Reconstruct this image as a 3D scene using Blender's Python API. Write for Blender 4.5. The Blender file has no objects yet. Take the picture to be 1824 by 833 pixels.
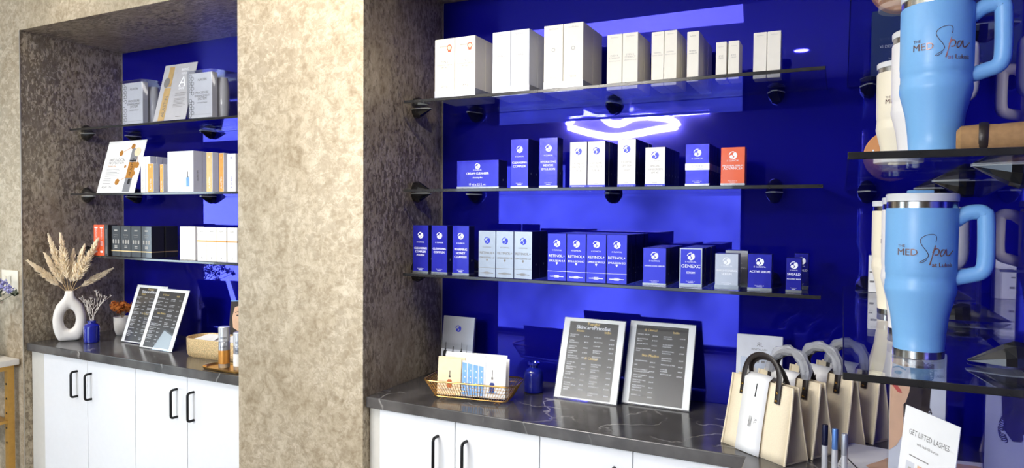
import bpy, bmesh, math, random
from mathutils import Vector, Matrix
random.seed(11)
SC = bpy.context.scene
COL = SC.collection
PI = math.pi
R = math.radians

# ------------------------------------------------------------------ helpers
def lin(c):
    c /= 255.0
    return c / 12.92 if c <= 0.04045 else ((c + 0.055) / 1.055) ** 2.4
def rgb(r, g, b): return (lin(r), lin(g), lin(b), 1.0)

class MB:
    """collects faces for ONE mesh object"""
    def __init__(s): s.v = []; s.f = []; s.m = []; s.s = []
    def add(s, vs, fs, mi=0, smooth=False):
        o = len(s.v); s.v += [tuple(p) for p in vs]
        for f in fs:
            s.f.append([i + o for i in f]); s.m.append(mi); s.s.append(smooth)
    def box(s, x0, x1, y0, y1, z0, z1, mi=0):
        vs = [(x0,y0,z0),(x1,y0,z0),(x1,y1,z0),(x0,y1,z0),(x0,y0,z1),(x1,y0,z1),(x1,y1,z1),(x0,y1,z1)]
        s.add(vs, [(0,3,2,1),(4,5,6,7),(0,1,5,4),(1,2,6,5),(2,3,7,6),(3,0,4,7)], mi)
    def bbox(s, x0, x1, y0, y1, z0, z1, b=0.002, seg=2, mi=0):
        bm = bmesh.new()
        bmesh.ops.create_cube(bm, size=1.0)
        for v in bm.verts:
            v.co = ((x0+x1)/2 + v.co.x*(x1-x0), (y0+y1)/2 + v.co.y*(y1-y0), (z0+z1)/2 + v.co.z*(z1-z0))
        bmesh.ops.bevel(bm, geom=bm.edges[:], offset=b, segments=seg, affect='EDGES', profile=0.5)
        bm.verts.index_update()
        s.add([v.co[:] for v in bm.verts], [[v.index for v in f.verts] for f in bm.faces], mi, True)
        bm.free()
    def lathe(s, prof, n=32, c=(0,0,0), mi=0, smooth=True, sx=1, sy=1):
        vs = []; fs = []
        for (r, z) in prof:
            for k in range(n):
                a = 2*PI*k/n
                vs.append((c[0]+sx*r*math.cos(a), c[1]+sy*r*math.sin(a), c[2]+z))
        for i in range(len(prof)-1):
            for k in range(n):
                a, b = i*n+k, i*n+(k+1) % n
                fs.append((a, b, b+n, a+n))
        s.add(vs, fs, mi, smooth)
        if prof[0][0] > 1e-6: s.add(vs[:n], [list(range(n))[::-1]], mi)
        if prof[-1][0] > 1e-6: s.add(vs[-n:], [list(range(n))], mi)
    def tube(s, pts, r, n=8, closed=False, mi=0, cap=True, flat=1.0):
        pts = [Vector(p) for p in pts]; N = len(pts)
        rs = r if isinstance(r, (list, tuple)) else [r]*N
        up = Vector((0,0,1)); vs = []; fs = []; prev = None
        for i, p in enumerate(pts):
            if closed: t = (pts[(i+1) % N] - pts[i-1])
            else: t = pts[min(i+1, N-1)] - pts[max(i-1, 0)]
            t = t.normalized() if t.length > 1e-9 else Vector((0,0,1))
            if prev is None:
                a = t.cross(up)
                if a.length < 1e-3: a = t.cross(Vector((1,0,0)))
            else:
                a = prev - t*prev.dot(t)
                if a.length < 1e-5: a = t.cross(up)
            a.normalize(); prev = a; b = t.cross(a)
            for k in range(n):
                an = 2*PI*k/n
                vs.append(tuple(p + a*(rs[i]*math.cos(an)) + b*(rs[i]*flat*math.sin(an))))
        M = N if closed else N-1
        for i in range(M):
            for k in range(n):
                a0, b0 = i*n+k, i*n+(k+1) % n
                a1, b1 = ((i+1) % N)*n+k, ((i+1) % N)*n+(k+1) % n
                fs.append((a0, b0, b1, a1))
        s.add(vs, fs, mi, True)
        if not closed and cap:
            s.add(vs[:n], [list(range(n))[::-1]], mi); s.add(vs[-n:], [list(range(n))], mi)
    def poly(s, pts, y, mi=0):
        """flat printed shape facing -Y, pts in (x,z)"""
        ar = sum(pts[i][0]*pts[(i+1) % len(pts)][1]-pts[(i+1) % len(pts)][0]*pts[i][1] for i in range(len(pts)))
        if ar < 0: pts = pts[::-1]
        s.add([(p[0], y, p[1]) for p in pts], [list(range(len(pts)))], mi)
    def rect(s, x0, x1, z0, z1, y, mi=0): s.poly([(x0,z0),(x1,z0),(x1,z1),(x0,z1)], y, mi)
    def ell(s, cx, cz, rx, rz, y, mi=0, n=24, rot=0):
        s.poly([(cx+rx*math.cos(2*PI*k/n)*math.cos(rot)-rz*math.sin(2*PI*k/n)*math.sin(rot),
                 cz+rx*math.cos(2*PI*k/n)*math.sin(rot)+rz*math.sin(2*PI*k/n)*math.cos(rot)) for k in range(n)], y, mi)
    def stroke(s, pts, w, y, mi=0):
        """ribbon following pts in (x,z)"""
        P = [Vector((p[0], p[1])) for p in pts]; L = []; Rr = []
        for i, p in enumerate(P):
            t = P[min(i+1, len(P)-1)]-P[max(i-1, 0)]; t.normalize(); n = Vector((-t.y, t.x))
            ww = (w[i] if isinstance(w, (list, tuple)) else w)/2
            L.append(p+n*ww); Rr.append(p-n*ww)
        vs = [(q.x, y, q.y) for q in Rr]+[(q.x, y, q.y) for q in L]; n = len(P)
        s.add(vs, [(i, i+1, n+i+1, n+i) for i in range(n-1)], mi)
    def text(s, body, x, z, size=None, y=0, mi=0, align='C', width=None, rot=0, shear=0, mirror=False, height=None):
        vs, fs, w, h = glyphs(body)
        k = size if size else (width/max(w, 1e-6) if width else height)
        kz = k
        if width and size: k = width/max(w, 1e-6)
        ox = {'C': -w/2, 'L': 0, 'R': -w}[align]
        out = []
        for (a, b) in vs:
            px, pz = (a+ox)*k, b*kz
            px += shear*pz
            if mirror: px = -px
            out.append((x+px*math.cos(rot)-pz*math.sin(rot), y, z+px*math.sin(rot)+pz*math.cos(rot)))
        s.add(out, [f[::-1] for f in fs] if mirror else fs, mi)
    def xf(s, M):
        s.v = [tuple(M @ Vector(p)) for p in s.v]; return s
    def bend(s, fn):
        s.v = [fn(p) for p in s.v]; return s
    def build(s, name, mats, parent=None, loc=None, rotz=0, sharp=35):
        me = bpy.data.meshes.new(name)
        me.from_pydata(s.v, [], s.f); me.update()
        if not isinstance(mats, (list, tuple)): mats = [mats]
        for m in mats: me.materials.append(m)
        me.polygons.foreach_set('material_index', s.m)
        me.polygons.foreach_set('use_smooth', s.s)
        if any(s.s): me.set_sharp_from_angle(angle=R(sharp))
        o = bpy.data.objects.new(name, me); COL.objects.link(o)
        if parent: o.parent = parent
        if loc: o.location = loc
        if rotz: o.rotation_euler = (0, 0, rotz)
        return o

_G = {}
def glyphs(body):
    if body in _G: return _G[body]
    c = bpy.data.curves.new('txt', 'FONT'); c.body = body; c.resolution_u = 2; c.size = 1.0
    o = bpy.data.objects.new('txt', c)
    me = bpy.data.meshes.new_from_object(o)
    vs = [(v.co.x, v.co.y) for v in me.vertices]; fs = []
    for p in me.polygons:
        f = list(p.vertices)
        ar = sum(vs[f[i]][0]*vs[f[(i+1) % len(f)]][1]-vs[f[(i+1) % len(f)]][0]*vs[f[i]][1] for i in range(len(f)))
        fs.append(f if ar > 0 else f[::-1])
    bpy.data.objects.remove(o); bpy.data.curves.remove(c); bpy.data.meshes.remove(me)
    xs = [a for a, b in vs] or [0]; x0 = min(xs)
    vs = [(a-x0, b) for a, b in vs]
    w = (max(xs)-x0); h = max([b for a, b in vs] or [0])
    _G[body] = (vs, fs, w, h); return _G[body]

def tag(o, label, cat, group=None):
    o['label'] = label; o['category'] = cat
    if group: o['group'] = group
    return o
def thing(name, label, cat, loc=(0,0,0), rotz=0, group=None):
    o = bpy.data.objects.new(name, None); COL.objects.link(o)
    o.empty_display_size = 0.05; o.location = loc; o.rotation_euler = (0,0,rotz)
    return tag(o, label, cat, group)
def struct(o): o['kind'] = 'structure'; return o
def dup(root, loc, label, rotz=None):
    r = root.copy(); COL.objects.link(r); r.location = loc; r['label'] = label
    if rotz is not None: r.rotation_euler = (0,0,rotz)
    for ch in list(root.children):
        c = ch.copy(); COL.objects.link(c); c.parent = r
        for g in list(ch.children):
            d = g.copy(); COL.objects.link(d); d.parent = c
    return r

# ------------------------------------------------------------------ materials
def newmat(name):
    m = bpy.data.materials.new(name); m.use_nodes = True
    nt = m.node_tree; b = nt.nodes['Principled BSDF']
    return m, nt, b
def mk(name, col, rough=0.5, metal=0.0, coat=0.0, trans=0.0, ior=1.45, emis=0.0, bump=None, var=0.0, spec=None, sheen=0, stretch=None):
    m, nt, b = newmat(name)
    b.inputs['Base Color'].default_value = col
    b.inputs['Roughness'].default_value = rough
    b.inputs['Metallic'].default_value = metal
    b.inputs['Coat Weight'].default_value = coat
    b.inputs['Transmission Weight'].default_value = trans
    b.inputs['IOR'].default_value = ior
    if sheen: b.inputs['Sheen Weight'].default_value = sheen
    if spec is not None: b.inputs['Specular IOR Level'].default_value = spec
    if emis:
        b.inputs['Emission Color'].default_value = col; b.inputs['Emission Strength'].default_value = emis
    if bump or var:
        tc = nt.nodes.new('ShaderNodeTexCoord'); n = nt.nodes.new('ShaderNodeTexNoise')
        mp = nt.nodes.new('ShaderNodeMapping'); nt.links.new(tc.outputs['Object'], mp.inputs['Vector'])
        if stretch: mp.inputs['Scale'].default_value = stretch
        nt.links.new(mp.outputs['Vector'], n.inputs['Vector'])
        n.inputs['Scale'].default_value = bump[0] if bump else 40; n.inputs['Detail'].default_value = 4
        if bump:
            bp = nt.nodes.new('ShaderNodeBump'); bp.inputs['Strength'].default_value = bump[1]; bp.inputs['Distance'].default_value = bump[2] if len(bump) > 2 else 0.002
            nt.links.new(n.outputs['Fac'], bp.inputs['Height']); nt.links.new(bp.outputs['Normal'], b.inputs['Normal'])
        if var:
            rp = nt.nodes.new('ShaderNodeValToRGB')
            rp.color_ramp.elements[0].position = 0.3; rp.color_ramp.elements[1].position = 0.7
            rp.color_ramp.elements[0].color = [c*(1-var) for c in col[:3]]+[1]
            rp.color_ramp.elements[1].color = [min(1, c*(1+var)) for c in col[:3]]+[1]
            nt.links.new(n.outputs['Fac'], rp.inputs['Fac']); nt.links.new(rp.outputs['Color'], b.inputs['Base Color'])
    return m
def emat(name, col, s):
    m = bpy.data.materials.new(name); m.use_nodes = True; nt = m.node_tree
    nt.nodes.clear(); o = nt.nodes.new('ShaderNodeOutputMaterial'); e = nt.nodes.new('ShaderNodeEmission')
    e.inputs[0].default_value = col; e.inputs[1].default_value = s; nt.links.new(e.outputs[0], o.inputs[0]); return m
def glassmat(name, tint=(0.93,0.96,0.97,1), rough=0.0, k=1.0):
    """thin architectural glass: Fresnel mirror over a clear body"""
    m = bpy.data.materials.new(name); m.use_nodes = True; nt = m.node_tree; nt.nodes.clear()
    o = nt.nodes.new('ShaderNodeOutputMaterial'); t = nt.nodes.new('ShaderNodeBsdfTransparent'); g = nt.nodes.new('ShaderNodeBsdfGlossy')
    t.inputs[0].default_value = tint; g.inputs['Roughness'].default_value = rough; g.inputs[0].default_value = (1,1,1,1)
    ge = nt.nodes.new('ShaderNodeNewGeometry'); ma = nt.nodes.new('ShaderNodeMapRange')
    ma.inputs['To Min'].default_value = 1.45; ma.inputs['To Max'].default_value = 1/1.45
    nt.links.new(ge.outputs['Backfacing'], ma.inputs['Value'])
    fr = nt.nodes.new('ShaderNodeFresnel'); nt.links.new(ma.outputs[0], fr.inputs['IOR'])
    mul = nt.nodes.new('ShaderNodeMath'); mul.operation = 'MULTIPLY'; mul.inputs[1].default_value = k; nt.links.new(fr.outputs[0], mul.inputs[0])
    mx = nt.nodes.new('ShaderNodeMixShader'); nt.links.new(mul.outputs[0], mx.inputs[0]); nt.links.new(t.outputs[0], mx.inputs[1]); nt.links.new(g.outputs[0], mx.inputs[2])
    nt.links.new(mx.outputs[0], o.inputs[0]); return m

def plaster(name, lo, mid, hi, metal=0.15, scale=1.0, fleck=0.4, fcol=(0.25, 0.18, 0.105, 1), cut=0.705):
    m, nt, b = newmat(name); N = nt.nodes; L = nt.links
    tc = N.new('ShaderNodeTexCoord'); mp = N.new('ShaderNodeMapping'); L.new(tc.outputs['Object'], mp.inputs['Vector'])
    mp.inputs['Rotation'].default_value = (0.5, 0.6, 0.4); mp.inputs['Scale'].default_value = (1.0, 1.5, 0.8)
    n1 = N.new('ShaderNodeTexNoise'); n1.inputs['Scale'].default_value = 2.3*scale; n1.inputs['Detail'].default_value = 6; n1.inputs['Roughness'].default_value = 0.62; n1.inputs['Distortion'].default_value = 0.5
    n2 = N.new('ShaderNodeTexNoise'); n2.inputs['Scale'].default_value = 17*scale; n2.inputs['Detail'].default_value = 8; n2.inputs['Roughness'].default_value = 0.72; n2.inputs['Distortion'].default_value = 0.9
    n3 = N.new('ShaderNodeTexNoise'); n3.inputs['Scale'].default_value = 60*scale; n3.inputs['Detail'].default_value = 4; n3.inputs['Distortion'].default_value = 1.0
    for n in (n1, n2, n3): L.new(mp.outputs['Vector'], n.inputs['Vector'])
    a = N.new('ShaderNodeMath'); a.operation = 'MULTIPLY_ADD'; a.inputs[1].default_value = 0.55
    L.new(n2.outputs['Fac'], a.inputs[0])
    s1 = N.new('ShaderNodeMath'); s1.operation = 'MULTIPLY'; s1.inputs[1].default_value = 0.45; L.new(n1.outputs['Fac'], s1.inputs[0]); L.new(s1.outputs[0], a.inputs[2])
    a2 = N.new('ShaderNodeMath'); a2.operation = 'MULTIPLY_ADD'; a2.inputs[1].default_value = 0.2; L.new(n3.outputs['Fac'], a2.inputs[0]); L.new(a.outputs[0], a2.inputs[2])
    rp = N.new('ShaderNodeValToRGB'); e = rp.color_ramp.elements
    e[0].position = 0.45; e[0].color = lo; e[1].position = 0.72; e[1].color = hi
    x = e.new(0.58); x.color = mid
    L.new(a2.outputs[0], rp.inputs['Fac'])
    n4 = N.new('ShaderNodeTexNoise'); n4.inputs['Scale'].default_value = 46*scale; n4.inputs['Detail'].default_value = 9; n4.inputs['Roughness'].default_value = 0.75; n4.inputs['Distortion'].default_value = 0.6
    mp2 = N.new('ShaderNodeMapping'); mp2.inputs['Rotation'].default_value = (0.9, 0.3, 0.8); mp2.inputs['Scale'].default_value = (0.55, 1.6, 0.75); L.new(tc.outputs['Object'], mp2.inputs['Vector']); L.new(mp2.outputs['Vector'], n4.inputs['Vector'])
    ad = N.new('ShaderNodeMath'); ad.operation = 'MULTIPLY_ADD'; ad.inputs[1].default_value = 0.45; L.new(n1.outputs['Fac'], ad.inputs[0]); L.new(n4.outputs['Fac'], ad.inputs[2])
    fl = N.new('ShaderNodeValToRGB'); fl.color_ramp.elements[0].position = cut; fl.color_ramp.elements[1].position = cut+0.095; fl.color_ramp.elements[1].color = (fleck,fleck,fleck,1); L.new(ad.outputs[0], fl.inputs['Fac'])
    mx = N.new('ShaderNodeMixRGB'); L.new(fl.outputs['Color'], mx.inputs[0]); L.new(rp.outputs['Color'], mx.inputs[1]); mx.inputs[2].default_value = fcol
    L.new(mx.outputs[0], b.inputs['Base Color'])
    mm = N.new('ShaderNodeMapRange'); mm.inputs['To Min'].default_value = metal; mm.inputs['To Max'].default_value = 0.6; L.new(fl.outputs['Color'], mm.inputs['Value']); L.new(mm.outputs[0], b.inputs['Metallic'])
    rr = N.new('ShaderNodeMapRange'); rr.inputs['To Min'].default_value = 0.34; rr.inputs['To Max'].default_value = 0.55; L.new(n2.outputs['Fac'], rr.inputs['Value']); L.new(rr.outputs[0], b.inputs['Roughness'])
    bp = N.new('ShaderNodeBump'); bp.inputs['Strength'].default_value = 0.22; bp.inputs['Distance'].default_value = 0.003
    L.new(ad.outputs[0], bp.inputs['Height']); L.new(bp.outputs['Normal'], b.inputs['Normal'])
    return m
def marble(name):
    m, nt, b = newmat(name); N = nt.nodes; L = nt.links
    tc = N.new('ShaderNodeTexCoord'); n1 = N.new('ShaderNodeTexNoise'); n1.inputs['Scale'].default_value = 3.0; n1.inputs['Detail'].default_value = 5
    L.new(tc.outputs['Object'], n1.inputs['Vector'])
    mixv = N.new('ShaderNodeMixRGB'); mixv.inputs[0].default_value = 0.35; L.new(tc.outputs['Object'], mixv.inputs[1]); L.new(n1.outputs['Color'], mixv.inputs[2])
    vo = N.new('ShaderNodeTexVoronoi'); vo.feature = 'DISTANCE_TO_EDGE'; vo.inputs['Scale'].default_value = 5.5; L.new(mixv.outputs[0], vo.inputs['Vector'])
    rp = N.new('ShaderNodeValToRGB'); rp.color_ramp.elements[0].position = 0.0; rp.color_ramp.elements[0].color = (1,1,1,1); rp.color_ramp.elements[1].position = 0.022; rp.color_ramp.elements[1].color = (0,0,0,1)
    L.new(vo.outputs['Distance'], rp.inputs['Fac'])
    n2 = N.new('ShaderNodeTexNoise'); n2.inputs['Scale'].default_value = 7; n2.inputs['Detail'].default_value = 3; L.new(tc.outputs['Object'], n2.inputs['Vector'])
    r2 = N.new('ShaderNodeValToRGB'); r2.color_ramp.elements[0].position = 0.48; r2.color_ramp.elements[1].position = 0.68; L.new(n2.outputs['Fac'], r2.inputs['Fac'])
    mu = N.new('ShaderNodeMath'); mu.operation = 'MULTIPLY'; L.new(rp.outputs['Color'], mu.inputs[0]); L.new(r2.outputs['Color'], mu.inputs[1])
    n3 = N.new('ShaderNodeTexNoise'); n3.inputs['Scale'].default_value = 10; n3.inputs['Detail'].default_value = 6; L.new(tc.outputs['Object'], n3.inputs['Vector'])
    base = N.new('ShaderNodeValToRGB'); base.color_ramp.elements[0].color = (0.036,0.034,0.035,1); base.color_ramp.elements[0].position = 0.3; base.color_ramp.elements[1].color = (0.105,0.100,0.100,1); base.color_ramp.elements[1].position = 0.75
    L.new(n3.outputs['Fac'], base.inputs['Fac'])
    mx = N.new('ShaderNodeMixRGB'); L.new(mu.outputs[0], mx.inputs[0]); L.new(base.outputs['Color'], mx.inputs[1]); mx.inputs[2].default_value = (0.42,0.41,0.40,1)
    L.new(mx.outputs[0], b.inputs['Base Color']); b.inputs['Roughness'].default_value = 0.17; b.inputs['Specular IOR Level'].default_value = 0.75
    return m
def bluepanel(name):
    m, nt, b = newmat(name); N = nt.nodes; L = nt.links
    b.inputs['Base Color'].default_value = PANEL_BASE; b.inputs['Metallic'].default_value = PANEL_METAL
    b.inputs['Roughness'].default_value = 0.022; b.inputs['Coat Weight'].default_value = 0.13; b.inputs['Specular IOR Level'].default_value = 0.05; b.inputs['Coat Roughness'].default_value = 0.004; b.inputs['Coat IOR'].default_value = 1.5
    tc = N.new('ShaderNodeTexCoord'); n = N.new('ShaderNodeTexNoise'); n.inputs['Scale'].default_value = 1.1; n.inputs['Detail'].default_value = 0; L.new(tc.outputs['Object'], n.inputs['Vector'])
    bp = N.new('ShaderNodeBump'); bp.inputs['Strength'].default_value = 0.03; bp.inputs['Distance'].default_value = 0.01
    L.new(n.outputs['Fac'], bp.inputs['Height']); L.new(bp.outputs['Normal'], b.inputs['Normal'])
    return m
PANEL_BASE = (0.006, 0.006, 0.37, 1); PANEL_METAL = 0.55

M = {}
M['plaster'] = plaster('taupe_polished_plaster', rgb(150,134,108), rgb(182,168,144), rgb(208,196,174), 0.25)
M['plaster_side'] = plaster('brown_flecked_plaster', rgb(138,122,98), rgb(176,162,138), rgb(206,194,172), 0.2, 1.0, 0.62, (0.085, 0.058, 0.034, 1), 0.70)
M['panel'] = bluepanel('cobalt_backed_glass')
M['marble'] = marble('charcoal_marble')
M['white_wall'] = mk('white_paint', rgb(232,231,228), 0.7, bump=(80,0.05))
M['grey_wall'] = mk('warm_grey_paint', rgb(120,112,104), 0.7, bump=(80,0.05))
M['floor'] = mk('pale_wood_floor', rgb(172,162,148), 0.28, var=0.12, stretch=(1,12,1), bump=(6,0.05))
M['trim'] = mk('brushed_trim', rgb(190,185,175), 0.35, 0.6, var=0.05)
M['cab'] = mk('white_gloss_lacquer', rgb(236,238,242), 0.22, coat=0.3, var=0.01)
M['cabin'] = mk('cabinet_carcass', rgb(205,203,196), 0.5, var=0.02)
M['black'] = mk('matt_black_metal', (0.012,0.012,0.013,1), 0.32, 0.5, var=0.1)
M['bracket'] = mk('gloss_black_plastic', (0.008,0.008,0.01,1), 0.16, coat=0.6, var=0.1)
M['rubber'] = mk('clear_rubber', rgb(190,190,186), 0.35, var=0.05)
M['glass'] = glassmat('clear_shelf_glass', (0.90,0.93,0.94,1))
M['edge'] = mk('dark_glass_edge', (0.022,0.022,0.024,1), 0.14, coat=0.6, var=0.15)
M['acrylic'] = glassmat('clear_acrylic', (0.985,0.99,0.992,1), 0.0, 0.8)
M['pouch'] = glassmat('crinkled_clear_film', (0.80,0.81,0.83,1), 0.12, 2.2)
M['wrap'] = mk('crumpled_clear_wrap', rgb(206,208,214), 0.22, bump=(90,0.9,0.006)); M['wrap'].node_tree.nodes['Principled BSDF'].inputs['Alpha'].default_value = 0.5
M['leafgrey'] = mk('grey_leaflet_paper', rgb(176,176,182), 0.4, coat=0.3, var=0.03)
def card(name, c, rough=0.42, **k): return mk(name, c, rough, var=0.02, **k)
M['cream'] = card('ivory_card', rgb(236,230,216), coat=0.15)
M['greyc'] = card('cool_white_card', rgb(222,224,232), coat=0.15)
M['white'] = card('white_card', rgb(240,239,235), coat=0.1)
M['silver'] = mk('silver_foil', rgb(150,151,154), 0.26, 0.9, bump=(9,0.12,0.01))
M['silverp'] = mk('silver_card', rgb(172,174,182), 0.28, 0.6, bump=(7,0.15,0.01))
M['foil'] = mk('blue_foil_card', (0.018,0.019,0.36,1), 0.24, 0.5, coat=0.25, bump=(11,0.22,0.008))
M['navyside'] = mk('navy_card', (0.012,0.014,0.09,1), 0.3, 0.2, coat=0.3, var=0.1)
M['orange'] = card('orange_card', rgb(222,92,48), coat=0.2)
M['amber'] = mk('amber_foil', rgb(214,150,72), 0.3, 0.5, var=0.12)
M['gold'] = mk('gold_foil', rgb(214,182,128), 0.32, 0.6, var=0.08)
M['blackcard'] = mk('black_card', (0.02,0.02,0.023,1), 0.28, coat=0.4, bump=(14,0.3,0.006))
M['inkw'] = mk('white_ink', rgb(238,240,246), 0.4, var=0.01)
M['inkblue'] = mk('cobalt_ink', (0.02,0.03,0.42,1), 0.35, 0.2, var=0.02)
M['inkgrey'] = mk('grey_ink', rgb(120,118,116), 0.5, var=0.02)
M['inkpale'] = mk('pale_grey_ink', rgb(178,174,168), 0.5, var=0.02)
M['inkblack'] = mk('black_ink', rgb(28,28,32), 0.5, var=0.02)
M['inkgold'] = mk('gold_ink', rgb(226,196,118), 0.4, 0.2, var=0.02)
M['menu'] = mk('charcoal_print', rgb(70,68,68), 0.22, coat=0.5, var=0.04)
M['paper'] = mk('white_paper', rgb(244,244,244), 0.5, var=0.01)
M['skin'] = mk('printed_skin', rgb(226,184,150), 0.5, var=0.06)
M['skin2'] = mk('printed_skin_shade', rgb(196,142,108), 0.5, var=0.05)
M['lip'] = mk('printed_lips', rgb(196,88,78), 0.5, var=0.04)
M['hair'] = mk('printed_hair', rgb(52,42,36), 0.5, var=0.25)
M['palegrey'] = mk('printed_pale_grey', rgb(214,216,224), 0.45, var=0.03)
M['printblue'] = mk('printed_sky_blue', rgb(120,170,225), 0.45, var=0.15)
M['printnavy'] = mk('printed_navy', rgb(40,58,130), 0.45, var=0.1)
M['peach'] = mk('printed_peach', rgb(240,216,180), 0.45, var=0.06)
M['rust'] = mk('printed_amber', rgb(190,96,40), 0.4, var=0.15)
M['canvas'] = mk('natural_canvas', rgb(232,218,190), 0.8, bump=(420,0.25,0.001), var=0.05)
M['canvasin'] = mk('canvas_gusset_shade', rgb(196,182,156), 0.85, bump=(420,0.25,0.001), var=0.05)  # canvas colour darkened for the shade in the folded gussets
M['leather'] = mk('dark_brown_leather', rgb(38,30,28), 0.38, bump=(160,0.2,0.001), var=0.15)
M['brass'] = mk('brass', rgb(205,165,90), 0.25, 1.0, var=0.06)
M['goldwire'] = mk('gold_wire', rgb(214,170,100), 0.28, 1.0, var=0.06)
M['wicker'] = mk('gilded_wicker', rgb(222,192,142), 0.42, 0.45, bump=(150,0.8,0.004), var=0.25)
M['tumblue'] = mk('sky_blue_powder_coat', rgb(122,178,228), 0.36, bump=(300,0.04,0.001), var=0.01)
M['tumwhite'] = mk('white_powder_coat', rgb(236,232,230), 0.38, bump=(300,0.04,0.001), var=0.01)
M['tumcream'] = mk('cream_powder_coat', rgb(236,226,202), 0.38, bump=(300,0.04,0.001), var=0.01)
M['steel'] = mk('brushed_steel', rgb(200,196,190), 0.2, 1.0, var=0.06, stretch=(1,1,40))
M['lid'] = glassmat('frosted_clear_lid', (0.86,0.87,0.88,1), 0.2, 2.0)
M['lidw'] = mk('translucent_white_lid', rgb(240,240,240), 0.25, trans=0.15, var=0.01)
M['etch'] = mk('rose_metal_engraving', rgb(112,88,84), 0.3, 0.7, var=0.2)
M['etch2'] = mk('copper_engraving', rgb(188,134,96), 0.3, 0.7, var=0.2)
M['teal'] = card('dark_teal_card', rgb(28,56,72))
M['tan'] = mk('tan_fabric', rgb(158,122,80), 0.75, bump=(120,0.3,0.002), var=0.12)
M['cork'] = mk('tan_round_card', rgb(206,142,88), 0.55, var=0.08)
M['ceramic'] = mk('matt_white_ceramic', rgb(234,230,224), 0.55, bump=(60,0.08,0.002), var=0.02)
M['cobalt'] = mk('cobalt_glass', (0.02,0.035,0.62,1), 0.04, trans=0.85, ior=1.5, bump=(30,0.06,0.003))
M['cobalt2'] = mk('cobalt_glass_solid', (0.015,0.025,0.42,1), 0.07, trans=0.3, ior=1.5, coat=0.6, bump=(40,0.1,0.003))
M['pampas'] = mk('dried_pampas', rgb(248,228,198), 0.85, var=0.12)
M['sprig'] = mk('dried_white_sprig', rgb(226,218,208), 0.85, var=0.1)
M['rustflower'] = mk('rust_dried_flower', rgb(206,120,52), 0.85, var=0.3)
M['stem'] = mk('dried_stem', rgb(176,150,112), 0.85, var=0.15)
M['lav'] = mk('lavender_petal', rgb(150,148,200), 0.8, var=0.2)
M['whitepetal'] = mk('cream_petal', rgb(236,226,210), 0.8, var=0.1)
M['leafg'] = mk('dusty_green_leaf', rgb(92,98,82), 0.8, var=0.25)
M['consoletop'] = mk('white_stone_top', rgb(232,228,222), 0.3, var=0.04)
M['consoleleg'] = mk('gold_painted_steel', rgb(190,146,72), 0.38, 0.6, var=0.08)
M['switch'] = mk('ivory_switch_plate', rgb(232,226,210), 0.4, var=0.01)
M['neon'] = emat('white_neon', (1.0,0.98,0.95,1), 135)
M['ledbar'] = emat('led_bar_glow', (1.0,0.98,0.95,1), 70)
M['down'] = emat('downlight_glow', (1.0,0.93,0.82,1), 45)
M['daylight'] = emat('daylight_sky', (0.72,0.88,1.0,1), 8.5)
M['daylight2'] = emat('daylight_street', (0.62,0.78,1.0,1), 4.6)
def street(m):
    nt = m.node_tree; e = [n for n in nt.nodes if n.type == 'EMISSION'][0]
    tc = nt.nodes.new('ShaderNodeTexCoord'); n = nt.nodes.new('ShaderNodeTexNoise'); n.inputs['Scale'].default_value = 0.9; n.inputs['Detail'].default_value = 3
    mr = nt.nodes.new('ShaderNodeMapRange'); mr.inputs['From Min'].default_value = 0.35; mr.inputs['From Max'].default_value = 0.65; mr.inputs['To Min'].default_value = 1.8; mr.inputs['To Max'].default_value = 5.5
    nt.links.new(tc.outputs['Object'], n.inputs['Vector']); nt.links.new(n.outputs['Fac'], mr.inputs['Value']); nt.links.new(mr.outputs[0], e.inputs['Strength'])
street(M['daylight2'])
M['satinw'] = mk('satin_white_tube', rgb(214,216,222), 0.25, 0.4, var=0.02)
M['satinb'] = mk('satin_blue_cap', rgb(96,136,200), 0.25, 0.4, var=0.02)
M['satinn'] = mk('satin_navy_cap', rgb(18,20,52), 0.22, 0.3, var=0.02)
M['satins'] = mk('satin_silver_cap', rgb(186,190,200), 0.25, 0.6, var=0.02)

# ------------------------------------------------------------------ the setting
YP = 2.5        # blue panels
YF = 1.96       # face of the plaster walls
XL, XPL, XPR, XW = -3.749, -2.2105, -1.5726, 0.26
ZS = 2.512      # niche soffit
ZC = 3.1
def wallbox(name, x0, x1, y0, y1, z0, z1, m):
    b = MB(); b.box(x0, x1, y0, y1, z0, z1)
    if m == 'plaster': b.m = [1, 0, 0, 1, 0, 1]; return struct(b.build(name, [M['plaster'], M['plaster_side']]))   # same plaster, with darker and stronger flecks on soffits and returns
    return struct(b.build(name, M[m]))
wallbox('floor', -7.2, 3.2, -3.2, 2.75, -0.1, 0, 'floor')
wallbox('ceiling', -7.2, 3.2, -3.2, 2.75, ZC, ZC+0.1, 'white_wall')
wallbox('wall_left', -7.0, XL, YF, 2.62, 0, ZC, 'plaster')
wallbox('wall_center', XPL, XPR, YF, 2.62, 0, ZC, 'plaster')
wallbox('wall_header_left', XL, XPL, YF, 2.62, ZS, ZC, 'plaster')
wallbox('wall_header_right', XPR, XW, YF, 2.62, ZS, ZC, 'plaster')
wallbox('wall_back', XL, XW, YP+0.006, 2.62, 0, ZS, 'white_wall')
def panel(name, x0, x1, y0, y1, z0, z1):
    b = MB(); b.box(x0, x1, y0, y1, z0, z1); return struct(b.build(name, M['panel']))
panel('wall_panel_left', XL+0.004, XPL, YP, YP+0.006, 0.5, ZS)
panel('wall_panel_back', XPR+0.004, XW, YP, YP+0.006, 0.5, ZS)
wallbox('wall_right', XW+0.006, XW+0.16, 0.86, 2.62, 0, ZC, 'plaster')
panel('wall_panel_right', XW, XW+0.006, 0.9, YP, 0.5, ZC-0.02)
wallbox('trim_1', XL, XL+0.004, YP-0.004, YP+0.006, 0.9, ZS, 'trim')
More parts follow.
